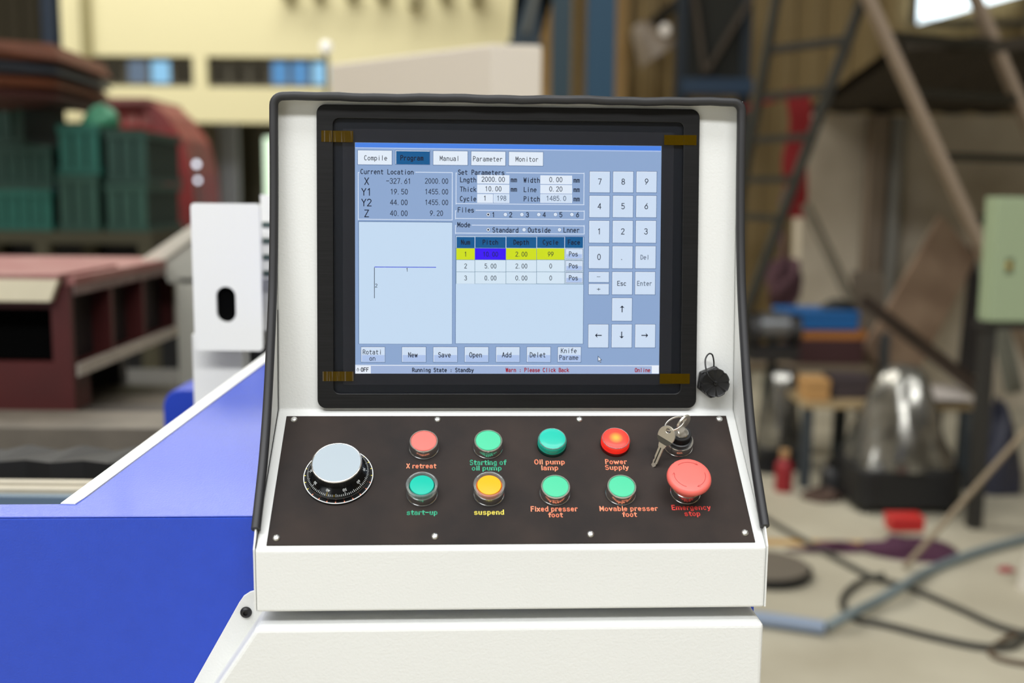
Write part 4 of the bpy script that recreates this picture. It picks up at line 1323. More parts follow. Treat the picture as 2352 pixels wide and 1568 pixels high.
sk = P(213, 287, DG+0.1)
blob('sack', (sk.x, DG+0.2, z2+0.002), 0.075, 0.10, 0.09, mat('green_sack', (60, 130, 98), 0.7), 'rounded pale green sack on a teal crate', 'sack', 3, 0.1)

# red press with a rounded crown
DPR = 5.6
rpz = thing('red_press', (P(290, 500, DPR).x, DPR+0.2, 0), 'dark red press frame with rounded crown behind the crates', 'machine')
ox = rpz.location.x
PRED = mat('press_red', (150, 44, 44), 0.5, var=0.3, vscale=6, rgb2=(120, 60, 58))


def pz(px, py, d=DPR):
    p = P(px, py, d)
    return (p.x-ox, p.z)


crown = [pz(130, 240), pz(160, 226), pz(340, 226), pz(380, 262), pz(420, 320), pz(440, 400), pz(450, 520), pz(470, 700), pz(395, 700), pz(385, 520), pz(372, 400), pz(352, 300), pz(330, 250), pz(150, 252)]
mk('crown_frame', G().prism(crown, 0.0, 0.5, XZ(-0.2)), PRED, rpz)
mk('crown_cap', G().prism([pz(132, 226), pz(345, 226), pz(350, 238), pz(128, 240)], 0, 0.55, XZ(-0.24)), mat('press_top', (136, 84, 80), 0.6), rpz)
mk('throat_panel', G().prism([pz(200, 252), pz(352, 252), pz(372, 350), pz(330, 350), pz(322, 292), pz(200, 292)], 0, 0.04, XZ(-0.12)), mat('throat_red', (170, 40, 40), 0.5), rpz)
mk('ram', G().prism([pz(340, 345), pz(378, 335), pz(392, 560), pz(340, 560)], 0, 0.2, XZ(-0.05)), DARK, rpz)
mk('press_base', G().box(pz(120, 0)[0], pz(480, 0)[0], -0.1, 0.4, 0, pz(0, 690)[1]), mat('press_base_dark', (50, 40, 36), 0.7), rpz)
for k, (px, py) in enumerate(((255, 272), (292, 270), (326, 272))):
    q_ = pz(px, py)
    mk('pale_plate', G().box(q_[0]-0.03, q_[0]+0.03, -0.135, -0.121, q_[1]-0.03, q_[1]+0.02), mat('press_plate', (178, 110, 104), 0.6), rpz)
# bright highlights beside the press, put in as glowing balls on an added stand
for k, (px, py, r_) in enumerate(((453, 377, 0.012), (455, 414, 0.010))):
    pass
ls = thing('highlight_stand', (P(454, 500, 5.2).x, 5.2, 0), 'thin added stand with two small glowing white highlight balls beside the red press', 'lamp')
mk('pole', G().tube([(0, 0, 0), (0, 0, P(454, 360, 5.2).z)], 0.007, 8).lathe([(0, 0), (0.1, 0), (0.1, 0.015), (0, 0.02)], 20), mat('grey_pole', (96, 94, 88), 0.5), ls, smooth=40)  # pole of the added highlight stand
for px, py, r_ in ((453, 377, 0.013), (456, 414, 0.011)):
    mk('glow_ball', G().lathe([(0, -r_)]+[(r_*cos(radians(a)), r_*sin(radians(a))) for a in range(-75, 90, 15)]+[(0, r_)], 14, Matrix.Translation((P(px, py, 5.2).x-ls.location.x, -0.012, P(px, py, 5.2).z))), emis('highlight_white', (225, 232, 245), 3.0), ls, smooth=60)

# board rack at the far left
DK = 3.9
br = thing('board_rack', (P(0, 200, DK).x, DK+0.5, 0), 'high rack of dark and rust coloured boards above the crates', 'rack')
o_ = Vector(br.location)
BM = [mat('rusty_board', (112, 60, 34), 0.7, var=0.3, vscale=7), mat('slate_board', (52, 58, 68), 0.6, var=0.2, vscale=7), mat('maroon_board', (70, 34, 30), 0.7)]
for k, (ya_, yb_, yc_, yd_, mi) in enumerate(((92, 130, 100, 138, 0), (112, 165, 140, 170, 1), (166, 200, 172, 200, 0), (200, 228, 202, 226, 2))):
    pp = [P(-260, ya_-20, DK-0.35), P(118, yc_, DK+0.45), P(140, yd_, DK+0.45), P(-260, yb_-10, DK-0.35)]
    pp += [p+Vector((-0.05, 0.68, 0)) for p in pp]
    mk('board', G().add([p-o_ for p in pp], [(0, 1, 2, 3), (7, 6, 5, 4), (0, 4, 5, 1), (1, 5, 6, 2), (2, 6, 7, 3), (3, 7, 4, 0)]), BM[mi], br)
for px in (-60, 132):
    q_ = P(px, 230, DK+0.7)
    mk('upright', G().box(q_.x-o_.x-0.04, q_.x-o_.x+0.04, 0.64, 0.72, 0, q_.z), mat('dark_upright', (38, 38, 34), 0.7), br)

# ------------------------------------------------------------------ centre background
def steel_column(px0, px1, d, m, name, label, cat, top=6.78):
    x0, x1, _, _ = pxrect(px0, 100, px1, 110, d)
    w = x1-x0
    t = thing(name, ((x0+x1)/2, d+w*0.6, 0), label, cat)
    mk('flange', G().box(-w/2, w/2, -w*0.6, -w*0.6+0.012, 0, top), m, t)
    mk('flange', G().box(-w/2, w/2, w*0.6-0.012, w*0.6, 0, top), m, t)
    mk('web', G().box(-0.005, 0.005, -w*0.6+0.012, w*0.6-0.012, 0, top), m, t)
    mk('foot_plate', G().box(-w*0.8, w*0.8, -w*0.9, w*0.9, 0.0005, 0.02), m, t)
    return t


DARKB = mat('dark_teal_steel', (36, 62, 74), 0.5)
steel_column(98, 128, 7.0, mat('navy_steel', (16, 34, 54), 0.5), 'steel_column', 'slim navy steel column beside the yellow gallery', 'column')
steel_column(1268, 1312, 8.0, DARKB, 'steel_column', 'dark teal steel column of the pair behind the console', 'column')
steel_column(1351, 1414, 7.8, STBLUE, 'steel_column', 'wider blue steel column of the pair behind the console', 'column')
# haunch brace on top
a_, b_ = P(1172, 95, 8.2), P(1240, 95, 8.2)
bs = thing('haunch_brace', (a_.x, 8.2, a_.z), 'dark blue tapered haunch bracket reaching down from the roof', 'bracket')
o_ = Vector(bs.location)
mk('gusset', G().prism([(0, 0), (b_.x-a_.x, 0), (b_.x-a_.x+0.02, 3.4), (1.2, 3.4)], 0, 0.18, XZ(0)), mat('dark_blue_gusset', (30, 50, 62), 0.5), bs)
mk('stiffener', G().prism([(0.09, 0.06), (0.14, 0.06), (0.50, 1.4), (0.42, 1.4)], -0.02, -0.001, XZ(0)), mat('grey_stiffener', (88, 90, 84), 0.5), bs)
mk('end_plate', G().box(-0.02, b_.x-a_.x+0.02, -0.03, 0.2, -0.03, 0.0), mat('dark_blue_gusset', (30, 50, 62), 0.5), bs)
for px0, px1, lb in ((1243, 1267, 'tan post beside the white cabinet'), (1417, 1442, 'tan post beside the wider blue column')):  # orange-tan strips set as plain posts
    x0, x1, _, _ = pxrect(px0, 50, px1, 60, 8.9)
    t = thing('timber_post', ((x0+x1)/2, 9.0, 0), lb, 'post')
    mk('shaft', G().box(-(x1-x0)/2, (x1-x0)/2, -0.08, 0.08, 0, 6.78), PURLIN, t)
    mk('foot', G().box(-(x1-x0)*0.7, (x1-x0)*0.7, -0.12, 0.12, 0.0005, 0.05), PURLIN, t)

# white cabinet standing behind the console
DCB = 3.6
c0, c1, c2 = P(757, 100, DCB+0.62), P(1130, 101, DCB), P(1246, 104, DCB+0.02)
wc = thing('white_cabinet', (c1.x, c1.y, 0), 'tall cream white machine cabinet behind the console', 'cabinet')
o_ = Vector(wc.location)
top = c1.z
bk = c0+(c2-c1)
cor = [Vector((p.x, p.y, 0))-o_ for p in (c0, c1, c2, bk)]
mk('cabinet_body', G().add([Vector((p.x, p.y, 0.08)) for p in cor]+[Vector((p.x, p.y, top)) for p in cor], [(3, 2, 1, 0), (4, 5, 6, 7), (0, 1, 5, 4), (1, 2, 6, 5), (2, 3, 7, 6), (3, 0, 4, 7)]), mat('cream_cabinet', (226, 216, 200), 0.5), wc, bevel=0.006)
mk('plinth', G().add([Vector((p.x, p.y, 0)) for p in cor]+[Vector((p.x, p.y, 0.0795)) for p in cor], [(3, 2, 1, 0), (4, 5, 6, 7), (0, 1, 5, 4), (1, 2, 6, 5), (2, 3, 7, 6), (3, 0, 4, 7)]), mat('dark_plinth', (60, 60, 60), 0.6), wc)
# round lamp on a pole
q_ = P(749, 108, 4.75)
lp = thing('pole_lamp', (q_.x, 4.75, 0), 'round white lamp on a slim pole behind the cream cabinet', 'lamp')
mk('pole', G().tube([(0, 0, 0), (0, 0, q_.z-0.02)], 0.008, 8).lathe([(0, 0), (0.1, 0), (0.1, 0.015), (0, 0.02)], 20), mat('grey_pole', (96, 94, 88), 0.5), lp, smooth=40)
mk('globe', G().lathe([(0, -0.028)]+[(0.028*cos(radians(a)), 0.028*sin(radians(a))) for a in range(-75, 90, 15)]+[(0, 0.028)], 20, Matrix.Translation((0, 0, q_.z))), mat('white_globe', (240, 238, 230), 0.3, emit=(255, 252, 244), estr=0.35), lp, smooth=60)

# floodlight on the tan wall
q_ = P(1490, 95, 8.6)
fl_ = thing('floodlight', (q_.x, 8.6, q_.z), 'grey floodlight with a flared reflector on the tan wall', 'lamp')
Mx = Matrix.Rotation(radians(-35), 4, 'Y')
mk('reflector', G().lathe([(0.05, 0.16), (0.09, 0.10), (0.13, 0.0), (0.17, -0.14), (0.165, -0.14), (0.12, 0.0), (0.04, 0.12), (0, 0.13)], 28, Mx), mat('grey_reflector', (150, 136, 120), 0.4), fl_, smooth=40)
mk('glow_ball', G().lathe([(0, -0.05), (0.03, -0.04), (0.045, 0), (0.03, 0.04), (0, 0.05)], 18, Matrix.Translation((0.10, -0.20, 0.06))), mat('pale_bulb', (214, 206, 196), 0.2, emit=(230, 222, 210), estr=0.3), fl_, smooth=50)
mk('bracket', G().bar((0, 0, 0.1), (0.2, 0.9, 0.35), 0.05, 0.05), mat('dark_bracket', (44, 38, 28), 0.7), fl_)
# slanting conduit above it
a_, b_ = P(1450, 95, 9.3), P(1592, -20, 9.3)
mk('conduit', G().bar(a_, b_, 0.10, 0.10), mat('dark_conduit', (52, 46, 32), 0.7), label='dark slanting conduit on the tan wall above the floodlight', cat='pipe')

# dark screened window bay with crossed braces and a blue sill
x0, x1, z0, z1 = pxrect(1572, -80, 1712, 182, 8.4)
sw = thing('screened_bay', ((x0+x1)/2, 8.4, 0), 'dark screened bay with crossed braces over a blue sill', 'screen')
o_ = Vector(sw.location); hw = (x1-x0)/2
mk('dark_sheet', G().box(-hw, hw, 0.05, 0.07, z0, z1), mat('dark_sheet', (38, 38, 32), 0.8), sw)
for sx in (-1, 1):
    mk('jamb', G().box(sx*hw-0.04, sx*hw+0.04, 0, 0.08, 0, z1+0.05), mat('navy_jamb', (24, 36, 46), 0.6), sw)
mk('sill', G().box(-hw, hw+0.05, -0.06, 0.1, P(1600, 216, 8.4).z, z0), mat('blue_sill', (28, 56, 82), 0.5), sw)
vtx = P(1616, 172, 8.4)
for pt_ in (P(1585, -60, 8.4), P(1745, -40, 8.4)):
    mk('brace', G().bar(vtx-o_+Vector((0, -0.01, 0)), pt_-o_+Vector((0, -0.01, 0)), 0.03, 0.13, Vector((0, 1, 0))), mat('grey_brace', (78, 68, 56), 0.7), sw)

# ------------------------------------------------------------------ right background
# A-frame step ladder: pale legs on one side, dark legs on the other
ld = thing('step_ladder', (P(2000, 600, 5.0).x, 5.0, 0), 'tall A-frame step ladder with pale rails and dark rungs', 'ladder')
o_ = Vector(ld.location)
PALE = mat('pale_ladder_rail', (142, 124, 104), 0.6)
DKL = mat('dark_ladder_rail', (34, 32, 24), 0.6)


def line3(a, da, b, db, zmin=0.0):
    A, B = P(*a, da), P(*b, db)
    t = (zmin-B.z)/(B.z-A.z)
    return A, B+(B-A)*t


def at_py(A, B, z):
    return A+(B-A)*((z-A.z)/(B.z-A.z))


RA = line3((1968, -60), 5.0, (2258, 580), 4.8)
RB = line3((2216, -60), 5.3, (2352, 262), 5.2)
RC = line3((1985, -10), 5.1, (1742, 640), 5.3)
RD = line3((1772, 60), 5.5, (1696, 480), 5.7)
for A, B, m in ((*RA, PALE), (*RB, PALE), (*RC, DKL), (*RD, DKL)):
    A = at_py(A, B, 2.75)
    mk('rail', G().bar(A-o_, B-o_, 0.035, 0.085, Vector((0, 1, 0))), m, ld)
for py, A, B in ((-45, RA, RB), (92, RA, RB), (220, RA, RB), (362, RA, RB), (500, RA, RB), (90, RC, RD), (205, RC, RD), (312, RC, RD), (412, RC, RD), (505, RC, RD)):
    z = P(2000, py, 5.1).z
    a, b = at_py(*A, z), at_py(*B, z)
    mk('rung', G().bar(a-o_, b-o_, 0.05, 0.035), DKL, ld)
mk('top_step', G().bar(at_py(*RA, 2.72)-o_, at_py(*RD, 2.72)-o_, 0.4, 0.03), DKL, ld)

# red hanging banner strip
x0, x1, z0, z1 = pxrect(1812, 205, 1850, 500, 6.6)
g = G()
for i in range(13):
    z = z0+(z1-z0)*i/12
    dx = 0.02*sin(i*0.9)
    g.v += [(x0+dx, 6.6, z), (x1+dx*0.6, 6.6+0.02*sin(i), z), (x0+dx, 6.62, z), (x1+dx*0.6, 6.62+0.02*sin(i), z)]
for i in range(12):
    a = 4*i
    g.f += [(a, a+1, a+5, a+4), (a+2, a+6, a+7, a+3), (a, a+4, a+6, a+2), (a+1, a+3, a+7, a+5)]
mk('red_banner', g.bar(((x0+x1)/2, 6.62, z1-0.01), ((x0+x1)/2, 9.5, z1+0.02), 0.03, 0.03), mat('red_cloth', (128, 14, 18), 0.8), smooth=60, label='long red cloth strip hanging behind the ladder', cat='cloth')
# maroon rope bundle hanging lower
rbn = blob('rope_bundle', (P(1800, 640, 6.3).x, 6.3, P(1800, 700, 6.3).z), 0.10, 0.08, 0.13, mat('maroon_rope', (84, 56, 62), 0.9), 'maroon rope bundle hanging on the rack beside the console', 'rope', 8, 0.35, False)
rbl = Vector(rbn.location)
mk('rope', G().tube([(0, 0, 0.2), (0.04, 0.3, 0.6), Vector((xp+0.03, 7.0, zp-0.05))-rbl], 0.012, 8), mat('maroon_rope', (84, 56, 62), 0.9), rbn)
# grey standpipe on the plaster wall
x0, x1, z0, z1 = pxrect(2045, 250, 2078, 640, 6.85)
mk('standpipe', G().lathe([(0, 0), (0.05, 0), (0.05, zp-0.02), (0, zp-0.02)], 16, Matrix.Translation(((x0+x1)/2, 6.9, 0))), mat('grey_standpipe', (128, 126, 118), 0.5), smooth=40, label='pale grey pipe running up the plaster wall', cat='pipe')
x0, x1, z0, z1 = pxrect(2008, 250, 2024, 640, 6.85)
mk('wall_post', G().box(x0, x1, 6.86, 6.98, 0, zp-0.02).box(x0-0.04, x1+0.04, 6.84, 6.99, 0, 0.1), mat('dark_wall_post', (128, 114, 98), 0.8), label='dark narrow post on the plaster wall beside the grey pipe', cat='post')


def slab(name, pts, dep, m, label, cat, **k):
    """board with four given corners in space and a thickness along +y"""
    pts = [Vector(p) for p in pts]
    c = sum(pts, Vector())/4
    nrm = (pts[1]-pts[0]).cross(pts[3]-pts[0]).normalized()
    if nrm.y < 0:
        nrm = -nrm
    v = [p-c for p in pts]+[p-c+nrm*dep for p in pts]
    return mk(name, G().add(v, [(0, 1, 2, 3), (7, 6, 5, 4), (0, 4, 5, 1), (1, 5, 6, 2), (2, 6, 7, 3), (3, 7, 4, 0)]), m, loc=c, bevel=0.004, label=label, cat=cat, **k)


WOODG = mat('weathered_board', (156, 132, 108), 0.7, var=0.25, vscale=4, rgb2=(128, 104, 84))
slab('leaning_board', [P(2162, 492, 6.6), P(2245, 590, 6.6), P(2085, 905, 5.9), P(1985, 800, 5.9)], 0.03, WOODG, 'wide weathered board leaning on the plaster wall', 'board')
slab('leaning_board', [P(2235, 540, 6.7), P(2275, 540, 6.7), P(2262, 860, 6.2), P(2200, 860, 6.2)], 0.03, mat('black_board', (30, 24, 18), 0.8), 'black board leaning behind the weathered one', 'board')
slab('steel_sheet', [P(1955, 622, 6.3), P(2030, 622, 6.3), P(2040, 840, 6.1), P(1955, 840, 6.1)], 0.01, mat('dull_sheet', (96, 84, 68), 0.6), 'dull brown-grey sheet standing against the wall', 'sheet')
# long dark bar and thin grey bar
mk('angle_bar', G().bar(P(1985, 690, 5.6), P(2262, 905, 4.9), 0.05, 0.05), mat('dark_bar', (48, 36, 26), 0.6), label='long dark steel bar sloping across the bench', cat='bar')
mk('prop_bar', G().bar(P(1850, 470, 6.2), P(1955, 690, 6.0), 0.045, 0.045), mat('grey_bar', (110, 102, 86), 0.6), label='thin grey bar propped on the plaster wall', cat='bar')
mk('prop_bar', G().bar(P(2262, 590, 5.2), P(2330, 900, 4.9), 0.06, 0.06), mat('grey_green_bar', (112, 112, 100), 0.6), label='grey-green bar propped behind the pale green cabinet', cat='bar')

# pale green electrical cabinet on a dark stand
DCA = 4.3
x0, x1, z0, z1 = pxrect(2292, 452, 2470, 742, DCA)
gc = thing('electrical_cabinet', ((x0+x1)/2, DCA+0.13, 0), 'pale green electrical cabinet with a brass lock on a dark stand', 'cabinet')
w = (x1-x0)/2
PGR = mat('pale_green_enamel', (160, 176, 142), 0.45)
mk('cabinet_body', G().box(-w, w, -0.10, -0.02, z0, z1), PGR, gc, bevel=0.004)
dr = mk('door', G().box(-w+0.004, w-0.004, -0.13, -0.1005, z0+0.004, z1-0.004), PGR, gc, bevel=0.004)
q_ = P(2317, 610, DCA)
mk('lock', G().lathe([(0, 0), (0.013, 0), (0.013, 0.006), (0.008, 0.012), (0, 0.013)], 20, frame(Vector((q_.x-gc.location.x, -0.13, q_.z)), Vector((1, 0, 0)), Vector((0, 0, 1)), Vector((0, -1, 0)))), mat('brass_lock', (214, 180, 88), 0.3, metal=0.7), dr, smooth=40)
mk('lock_plate', G().box(q_.x-gc.location.x-0.012, q_.x-gc.location.x+0.018, -0.1315, -0.1301, q_.z-0.035, q_.z+0.03), mat('dark_lock_plate', (88, 92, 70), 0.5), dr)
for sx in (-1, 1):
    mk('leg', G().box(sx*(w-0.03)-0.025, sx*(w-0.03)+0.025, -0.09, -0.03, 0, z0-0.03), mat('dark_leg', (42, 40, 36), 0.6), gc)
mk('stand_top', G().box(-w-0.01, w+0.01, -0.11, -0.01, z0-0.03, z0-0.0005), mat('dark_leg', (42, 40, 36), 0.6), gc)

# low steel bench with things on it
DBN = 5.6
zt_ = P(1900, 842, DBN).z
x0, x1 = P(1700, 842, DBN).x, P(2005, 842, DBN).x
bn = thing('work_bench', ((x0+x1)/2, DBN+0.2, 0), 'low steel work bench carrying the blue tray', 'bench')
w = (x1-x0)/2
mk('bench_top', G().box(-w, w, -0.2, 0.2, zt_-0.03, zt_), mat('bench_top', (126, 112, 92), 0.6), bn)
for sx in (-1, 1):
    for sy in (-1, 1):
        mk('leg', G().box(sx*(w-0.03)-0.02, sx*(w-0.03)+0.02, sy*0.17-0.02, sy*0.17+0.02, 0, zt_-0.03), mat('slate_leg', (56, 62, 66), 0.6), bn)
# frame post rising from the bench
q0, q1 = P(2028, 870, 5.9), P(2028, 765, 5.9)
mk('bench_post', G().box(q0.x-0.022, q0.x+0.022, 5.88, 5.92, 0, q1.z).box(q0.x-0.05, q0.x+0.05, 5.84, 5.96, 0, 0.012), mat('slate_post', (66, 70, 72), 0.6), label='slate grey square post standing by the weathered board', cat='post')


def box_px(name, px0, py0, px1, py1, d, dep, m, label, cat, zbase=None, lid=None):
    x0, x1, z0, z1 = pxrect(px0, py0, px1, py1, d)
    if zbase is not None:
        z0 = zbase
    t = thing(name, ((x0+x1)/2, d+dep/2, z0), label, cat)
    w, h = (x1-x0)/2, z1-z0
    mk('body', G().box(-w, w, -dep/2, dep/2, 0.0005, h*0.72), m, t, bevel=0.006)
    mk('lid', G().box(-w*1.03, w*1.03, -dep/2-0.006, dep/2+0.006, h*0.7205, h), lid or m, t, bevel=0.006)
    return t, z1


_, zz_ = box_px('timber_block', 1826, 756, 1984, 838, DBN+0.08, 0.25, mat('maroon_box', (70, 40, 40), 0.7), 'maroon box with an orange lid on the steel bench', 'box', zbase=zt_, lid=mat('orange_lid', (188, 120, 58), 0.6))
_, zz2_ = box_px('tool_tray', 1806, 714, 1972, 752, DBN+0.05, 0.28, mat('bright_blue_tray', (18, 98, 164), 0.5), 'bright blue tray on the orange-lidded box', 'tray', zbase=zz_+0.001)
q_ = P(1925, 712, DBN+0.2)
blob('black_bag', (q_.x, DBN+0.19, zz2_+0.001), 0.10, 0.08, 0.05, mat('black_bag', (26, 28, 26), 0.6), 'small black bag lying on the blue tray', 'bag', 5, 0.08)

# pedestal grinder
q_ = F(1762, 1075)
DGR = q_.y
gd = thing('pedestal_grinder', (q_.x, q_.y, 0), 'grey and black pedestal grinder on a black post beside the console', 'grinder')
zh = P(1760, 748, DGR).z
mk('base', G().lathe([(0, 0), (0.13, 0), (0.13, 0.02), (0.05, 0.04), (0, 0.04)], 24), BLACKP, gd, smooth=40)
mk('post', G().lathe([(0, 0.04), (0.024, 0.04), (0.024, zh-0.06), (0, zh-0.06)], 20), mat('black_post', (16, 24, 26), 0.5), gd, smooth=40)
Mh = Matrix.Translation((0.0, 0, zh)) @ Matrix.Rotation(pi/2, 4, 'Y')
mk('motor', G().lathe([(0, -0.10), (0.05, -0.10), (0.07, -0.08), (0.07, 0.07), (0.05, 0.09), (0, 0.09)], 28, Mh), mat('grey_motor', (120, 122, 124), 0.35, metal=0.6), gd, smooth=40)
mk('wheel_guard', G().lathe([(0, -0.02), (0.085, -0.02), (0.09, -0.01), (0.09, 0.03), (0, 0.03)], 28, Matrix.Translation((-0.11, 0, zh-0.02)) @ Matrix.Rotation(pi/2, 4, 'Y')), mat('black_guard', (28, 26, 26), 0.5), gd, smooth=40)
mk('wheel_guard', G().lathe([(0, -0.02), (0.075, -0.02), (0.08, -0.01), (0.08, 0.03), (0, 0.03)], 28, Matrix.Translation((0.10, 0, zh-0.02)) @ Matrix.Rotation(pi/2, 4, 'Y')), mat('black_guard', (28, 26, 26), 0.5), gd, smooth=40)
mk('tray', G().box(-0.13, 0.12, -0.08, 0.08, zh-0.17, zh-0.10), mat('black_guard', (28, 26, 26), 0.5), gd)

# low table with a white sheet and carton
DTB = 4.95
zt2 = P(1950, 925, DTB).z
x0, x1 = P(1850, 925, DTB).x, P(2235, 925, DTB).x
tb = thing('low_table', ((x0+x1)/2, DTB+0.2, 0), 'low pale topped table with slate legs', 'table')
w = (x1-x0)/2
mk('table_top', G().box(-w, w, -0.2, 0.2, zt2-0.03, zt2), mat('pale_wood_top', (172, 150, 112), 0.6), tb)
for sx in (-0.95, -0.3, 0.3, 0.95):
    for sy in (-1, 1):
        mk('leg', G().box(sx*w-0.025, sx*w+0.025, sy*0.17-0.02, sy*0.17+0.02, 0, zt2-0.03), mat('slate_leg', (56, 62, 66), 0.6), tb)
q_ = P(2130, 905, DTB)
w = (P(2240, 900, DTB).x-P(2022, 900, DTB).x)/2
wb = slab('white_sheet', [P(2020, 912, DTB-0.05)+Vector((0, 0, 0.0)), P(2238, 916, DTB-0.05), P(2205, 884, DTB+0.28), P(2035, 884, DTB+0.28)], 0.012, mat('white_board', (206, 198, 192), 0.5), 'white sheet lying on the low table', 'sheet')
box_px('carton', 1852, 872, 1906, 912, DTB+0.03, 0.15, mat('tan_carton', (186, 142, 86), 0.7), 'tan carton on the low table', 'carton', zbase=zt2)
box_px('metal_case', 1916, 866, 1998, 912, DTB+0.10, 0.18, mat('dark_case', (62, 52, 54), 0.6), 'dark metal case beside the carton on the low table', 'case', zbase=zt2)

# foil wrapped machines
FOIL = mat('silver_wrap', (176, 174, 166), 0.22, metal=0.75, var=0.5, vscale=9, rgb2=(90, 88, 82), bump=1.0, bscale=14)


def wrapped(name, px, py, prof, m, basem, label, seed, base_r, base_h):
    q = F(px, py)
    t = thing(name, (q.x, q.y+base_r, 0), label, 'machine')
    rnd = random.Random(seed)
    ph = [rnd.uniform(0, 6.28) for _ in range(5)]
    mod = lambda i, r, z: 1+0.07*sin(i*0.9+ph[0]+z*9)+0.06*sin(i*0.47+ph[1]-z*13)+0.04*sin(i*1.7+ph[2]+z*20)
    mk('base', G().prism(rrect(-base_r, base_r, -base_r*0.8, base_r*0.8, base_r*0.3, 5), 0.03, base_h), basem, t, bevel=0.01)
    for sx in (-1, 1):
        for sy in (-1, 1):
            mk('foot', G().lathe([(0, 0), (0.03, 0), (0.03, 0.03), (0, 0.03)], 14, Matrix.Translation((sx*base_r*0.75, sy*base_r*0.55, 0))), BLACKP, t)
    mk('wrap', G().lathe(prof, 44, mod=mod), m, t, smooth=60)
    return t


KBASE = mat('black_machine_base', (22, 22, 23), 0.5)
wrapped('wrapped_motor', 2102, 1192, [(0.22, 0.20), (0.215, 0.26), (0.19, 0.34), (0.165, 0.44), (0.13, 0.53), (0.10, 0.60), (0.06, 0.64), (0, 0.65)], FOIL, KBASE, 'big silver-wrapped machine on a broad black base', 3, 0.245, 0.20)
wrapped('wrapped_motor', 1797, 1085, [(0.11, 0.12), (0.11, 0.2), (0.10, 0.3), (0.085, 0.42), (0.08, 0.50), (0.04, 0.53), (0, 0.535)], FOIL, KBASE, 'smaller silver-wrapped machine beside the pedestal grinder', 9, 0.12, 0.12)


def bottle(px, py, h, r, m, capm, label, cat='bottle', name='bottle'):
    q = F(px, py)
    t = thing(name, (q.x, q.y+r, 0), label, cat)
    mk('body', G().lathe([(0, 0), (r, 0), (r, h*0.62), (r*0.85, h*0.7), (r*0.42, h*0.8), (r*0.42, h*0.84), (0, h*0.84)], 24), m, t, smooth=40)
    mk('cap', G().lathe([(0, h*0.8405), (r*0.55, h*0.8405), (r*0.55, h), (0, h)], 20), capm, t, smooth=40)


bottle(1804, 1132, 0.20, 0.042, mat('red_bottle', (140, 28, 34), 0.5), mat('tan_cap', (178, 140, 96), 0.6), 'dark red bottle with a tan cap on the floor')
bottle(2236, 1108, 0.22, 0.042, mat('bright_red_bottle', (186, 40, 34), 0.5), mat('white_cap', (206, 200, 190), 0.5), 'bright red bottle with a white cap beside the black base')
bottle(1918, 1142, 0.17, 0.055, mat('black_can', (26, 26, 27), 0.5), BLACKP, 'black can standing on the floor between the wrapped machines', 'can', 'can')
q_ = F(1885, 1146)
blob('rag', (q_.x, q_.y, 0), 0.09, 0.06, 0.05, mat('brown_rag', (74, 56, 46), 0.9), 'brown rag beside the black can', 'rag', 12, 0.3)
q_ = F(2300, 1140)
blob('refuse_bag', (q_.x, q_.y+0.1, 0), 0.12, 0.10, 0.42, mat('navy_bag', (48, 50, 66), 0.5), 'navy refuse bag behind the cabinet stand', 'bag', 14, 0.15)

# purple cloth with a red box
PURP = mat('purple_cloth', (72, 36, 58), 0.9)
q_ = F(2085, 1268)
blob('purple_cloth', (q_.x, q_.y, 0), 0.19, 0.11, 0.05, PURP, 'crumpled purple cloth under the red box', 'cloth', 21, 0.3)
q_ = F(1920, 1262)
blob('purple_cloth', (q_.x, q_.y, 0), 0.14, 0.05, 0.03, PURP, 'thin trailing piece of purple cloth on the floor', 'cloth', 24, 0.4)
q_ = F(2078, 1246)
t = thing('red_box', (q_.x, q_.y+0.02, 0.052), 'bright red box on the purple cloth', 'box')
mk('body', G().box(-0.068, 0.068, -0.045, 0.045, 0, 0.045), mat('bright_red_box', (196, 44, 40), 0.5), t, bevel=0.005)
mk('lid', G().box(-0.07, 0.07, -0.047, 0.047, 0.0455, 0.06), mat('bright_red_box', (196, 44, 40), 0.5), t, bevel=0.004)

# round metal lid on the floor
q_ = F(1757, 1318)
t = thing('round_lid', (q_.x, q_.y, 0), 'round grey metal lid with a black rim on the floor', 'lid')
mk('rim', G().lathe([(0, 0), (0.165, 0), (0.170, 0.01), (0.170, 0.030), (0.160, 0.034), (0, 0.034)], 56), BLACKP, t, smooth=40)
mk('disc', G().lathe([(0, 0.0342), (0.158, 0.0342), (0.157, 0.040), (0.03, 0.044), (0, 0.044)], 56), mat('grey_disc', (122, 114, 102), 0.5, metal=0.3), t, smooth=40)

# hoses, cables and a pole


def hose(pts, r, m, label, cat, name):
    p = [F(a, b, r*1.02) if len(c) == 0 else F(a, b, c[0]) for a, b, *c in pts]
    return mk(name, G().tube(smoothpath(p, 8), r, 10), m, smooth=60, label=label, cat=cat)


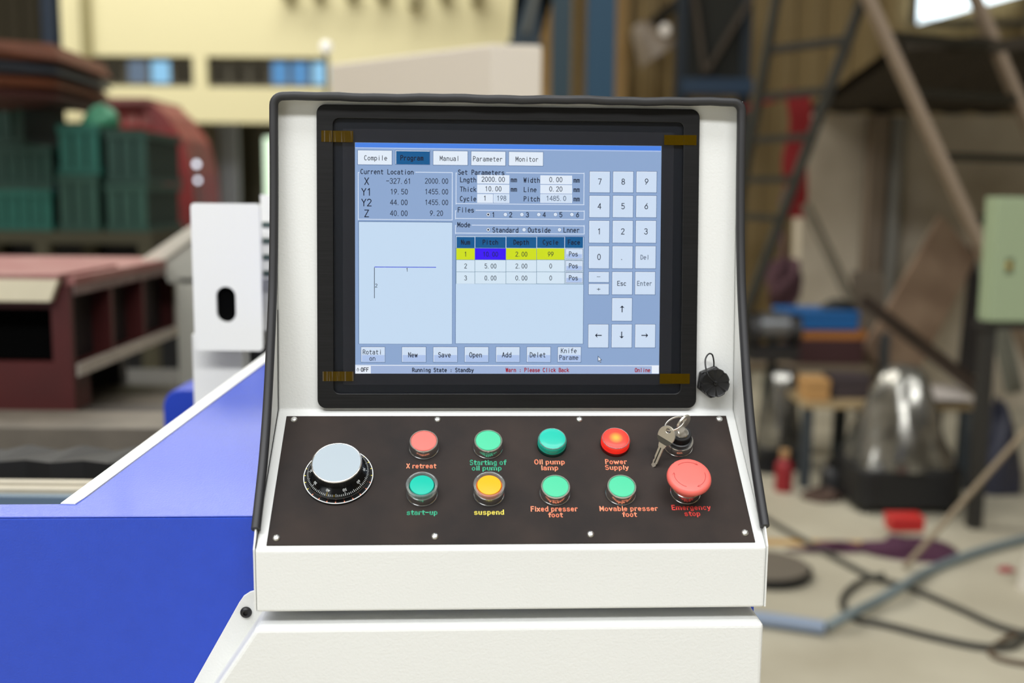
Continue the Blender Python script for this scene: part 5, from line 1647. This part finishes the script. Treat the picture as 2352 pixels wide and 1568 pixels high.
GH = mat('blue_grey_hose', (112, 124, 126), 0.5)
DC = mat('dark_cable', (62, 60, 52), 0.6)
hose([(1896, 1440), (1950, 1412, 0.045), (2010, 1382, 0.03), (2070, 1348, 0.045), (2130, 1312), (2230, 1272), (2330, 1243), (2450, 1215)], 0.017, GH, 'blue-grey hose curving over the dark cables', 'hose', 'hose')
hose([(1600, 1400), (1740, 1420), (1800, 1428), (1894, 1442)], 0.024, mat('pale_blue_duct', (132, 146, 166), 0.5), 'pale blue sleeve around the end of the hose', 'hose', 'hose_sleeve')
hose([(1700, 1150), (1770, 1196), (1850, 1242), (1940, 1292), (2005, 1324), (2090, 1350), (2200, 1396), (2300, 1440), (2420, 1470)], 0.012, DC, 'dark cable running from the purple cloth under the hose', 'cable', 'cable')
hose([(2030, 1320, 0.04), (1975, 1336, 0.02), (1940, 1366), (1938, 1396), (1965, 1420), (2040, 1436), (2150, 1464), (2250, 1484), (2320, 1484), (2350, 1466), (2400, 1452)], 0.012, DC, 'dark cable lying in a wide loop', 'cable', 'cable')
hose([(2420, 1530), (2340, 1522), (2290, 1510), (2275, 1494), (2300, 1472), (2345, 1452), (2420, 1446)], 0.009, mat('brown_cable', (86, 70, 52), 0.6), 'thin brown cable in a small loop on the bare floor', 'cable', 'cable')
a_ = F(2078, 1302, 0.012); b_ = P(2380, 962, a_.y+0.25)
mk('pole', G().tube([a_, a_+(b_-a_)*1.5], 0.011, 12), mat('tan_pole', (134, 118, 94), 0.6), smooth=50, label='slim tan pole leaning up from the floor past the red box', cat='pole')
q_ = F(2349, 1352)
mk('floor_bollard', G().lathe([(0, 0), (0.05, 0), (0.046, 0.03), (0.03, 0.12), (0.026, 0.16), (0, 0.165)], 20, Matrix.Translation((q_.x+0.03, q_.y, 0))), mat('white_foot_paint', (206, 200, 186), 0.5), smooth=40, label='small white floor bollard beside the hose', cat='bollard')
q_ = F(2312, 1310)
blob('red_scrap', (q_.x, q_.y, 0), 0.035, 0.025, 0.015, mat('red_scrap', (150, 60, 66), 0.8), 'small scrap of pinkish red cloth on the floor', 'scrap', 31, 0.3)
# worn yellow floor line
a_, b_, c_, d_ = F(1740, 1238), F(2000, 1243), F(2000, 1256), F(1740, 1251)
struct('trim_1', G().add([(p.x, p.y, z) for z in (0.0002, 0.002) for p in (a_, b_, c_, d_)], [(0, 1, 2, 3), (7, 6, 5, 4), (0, 4, 5, 1), (1, 5, 6, 2), (2, 6, 7, 3), (3, 7, 4, 0)]), mat('worn_yellow_line', (176, 140, 82), 0.7), 'worn yellow floor marking line', 'marking')
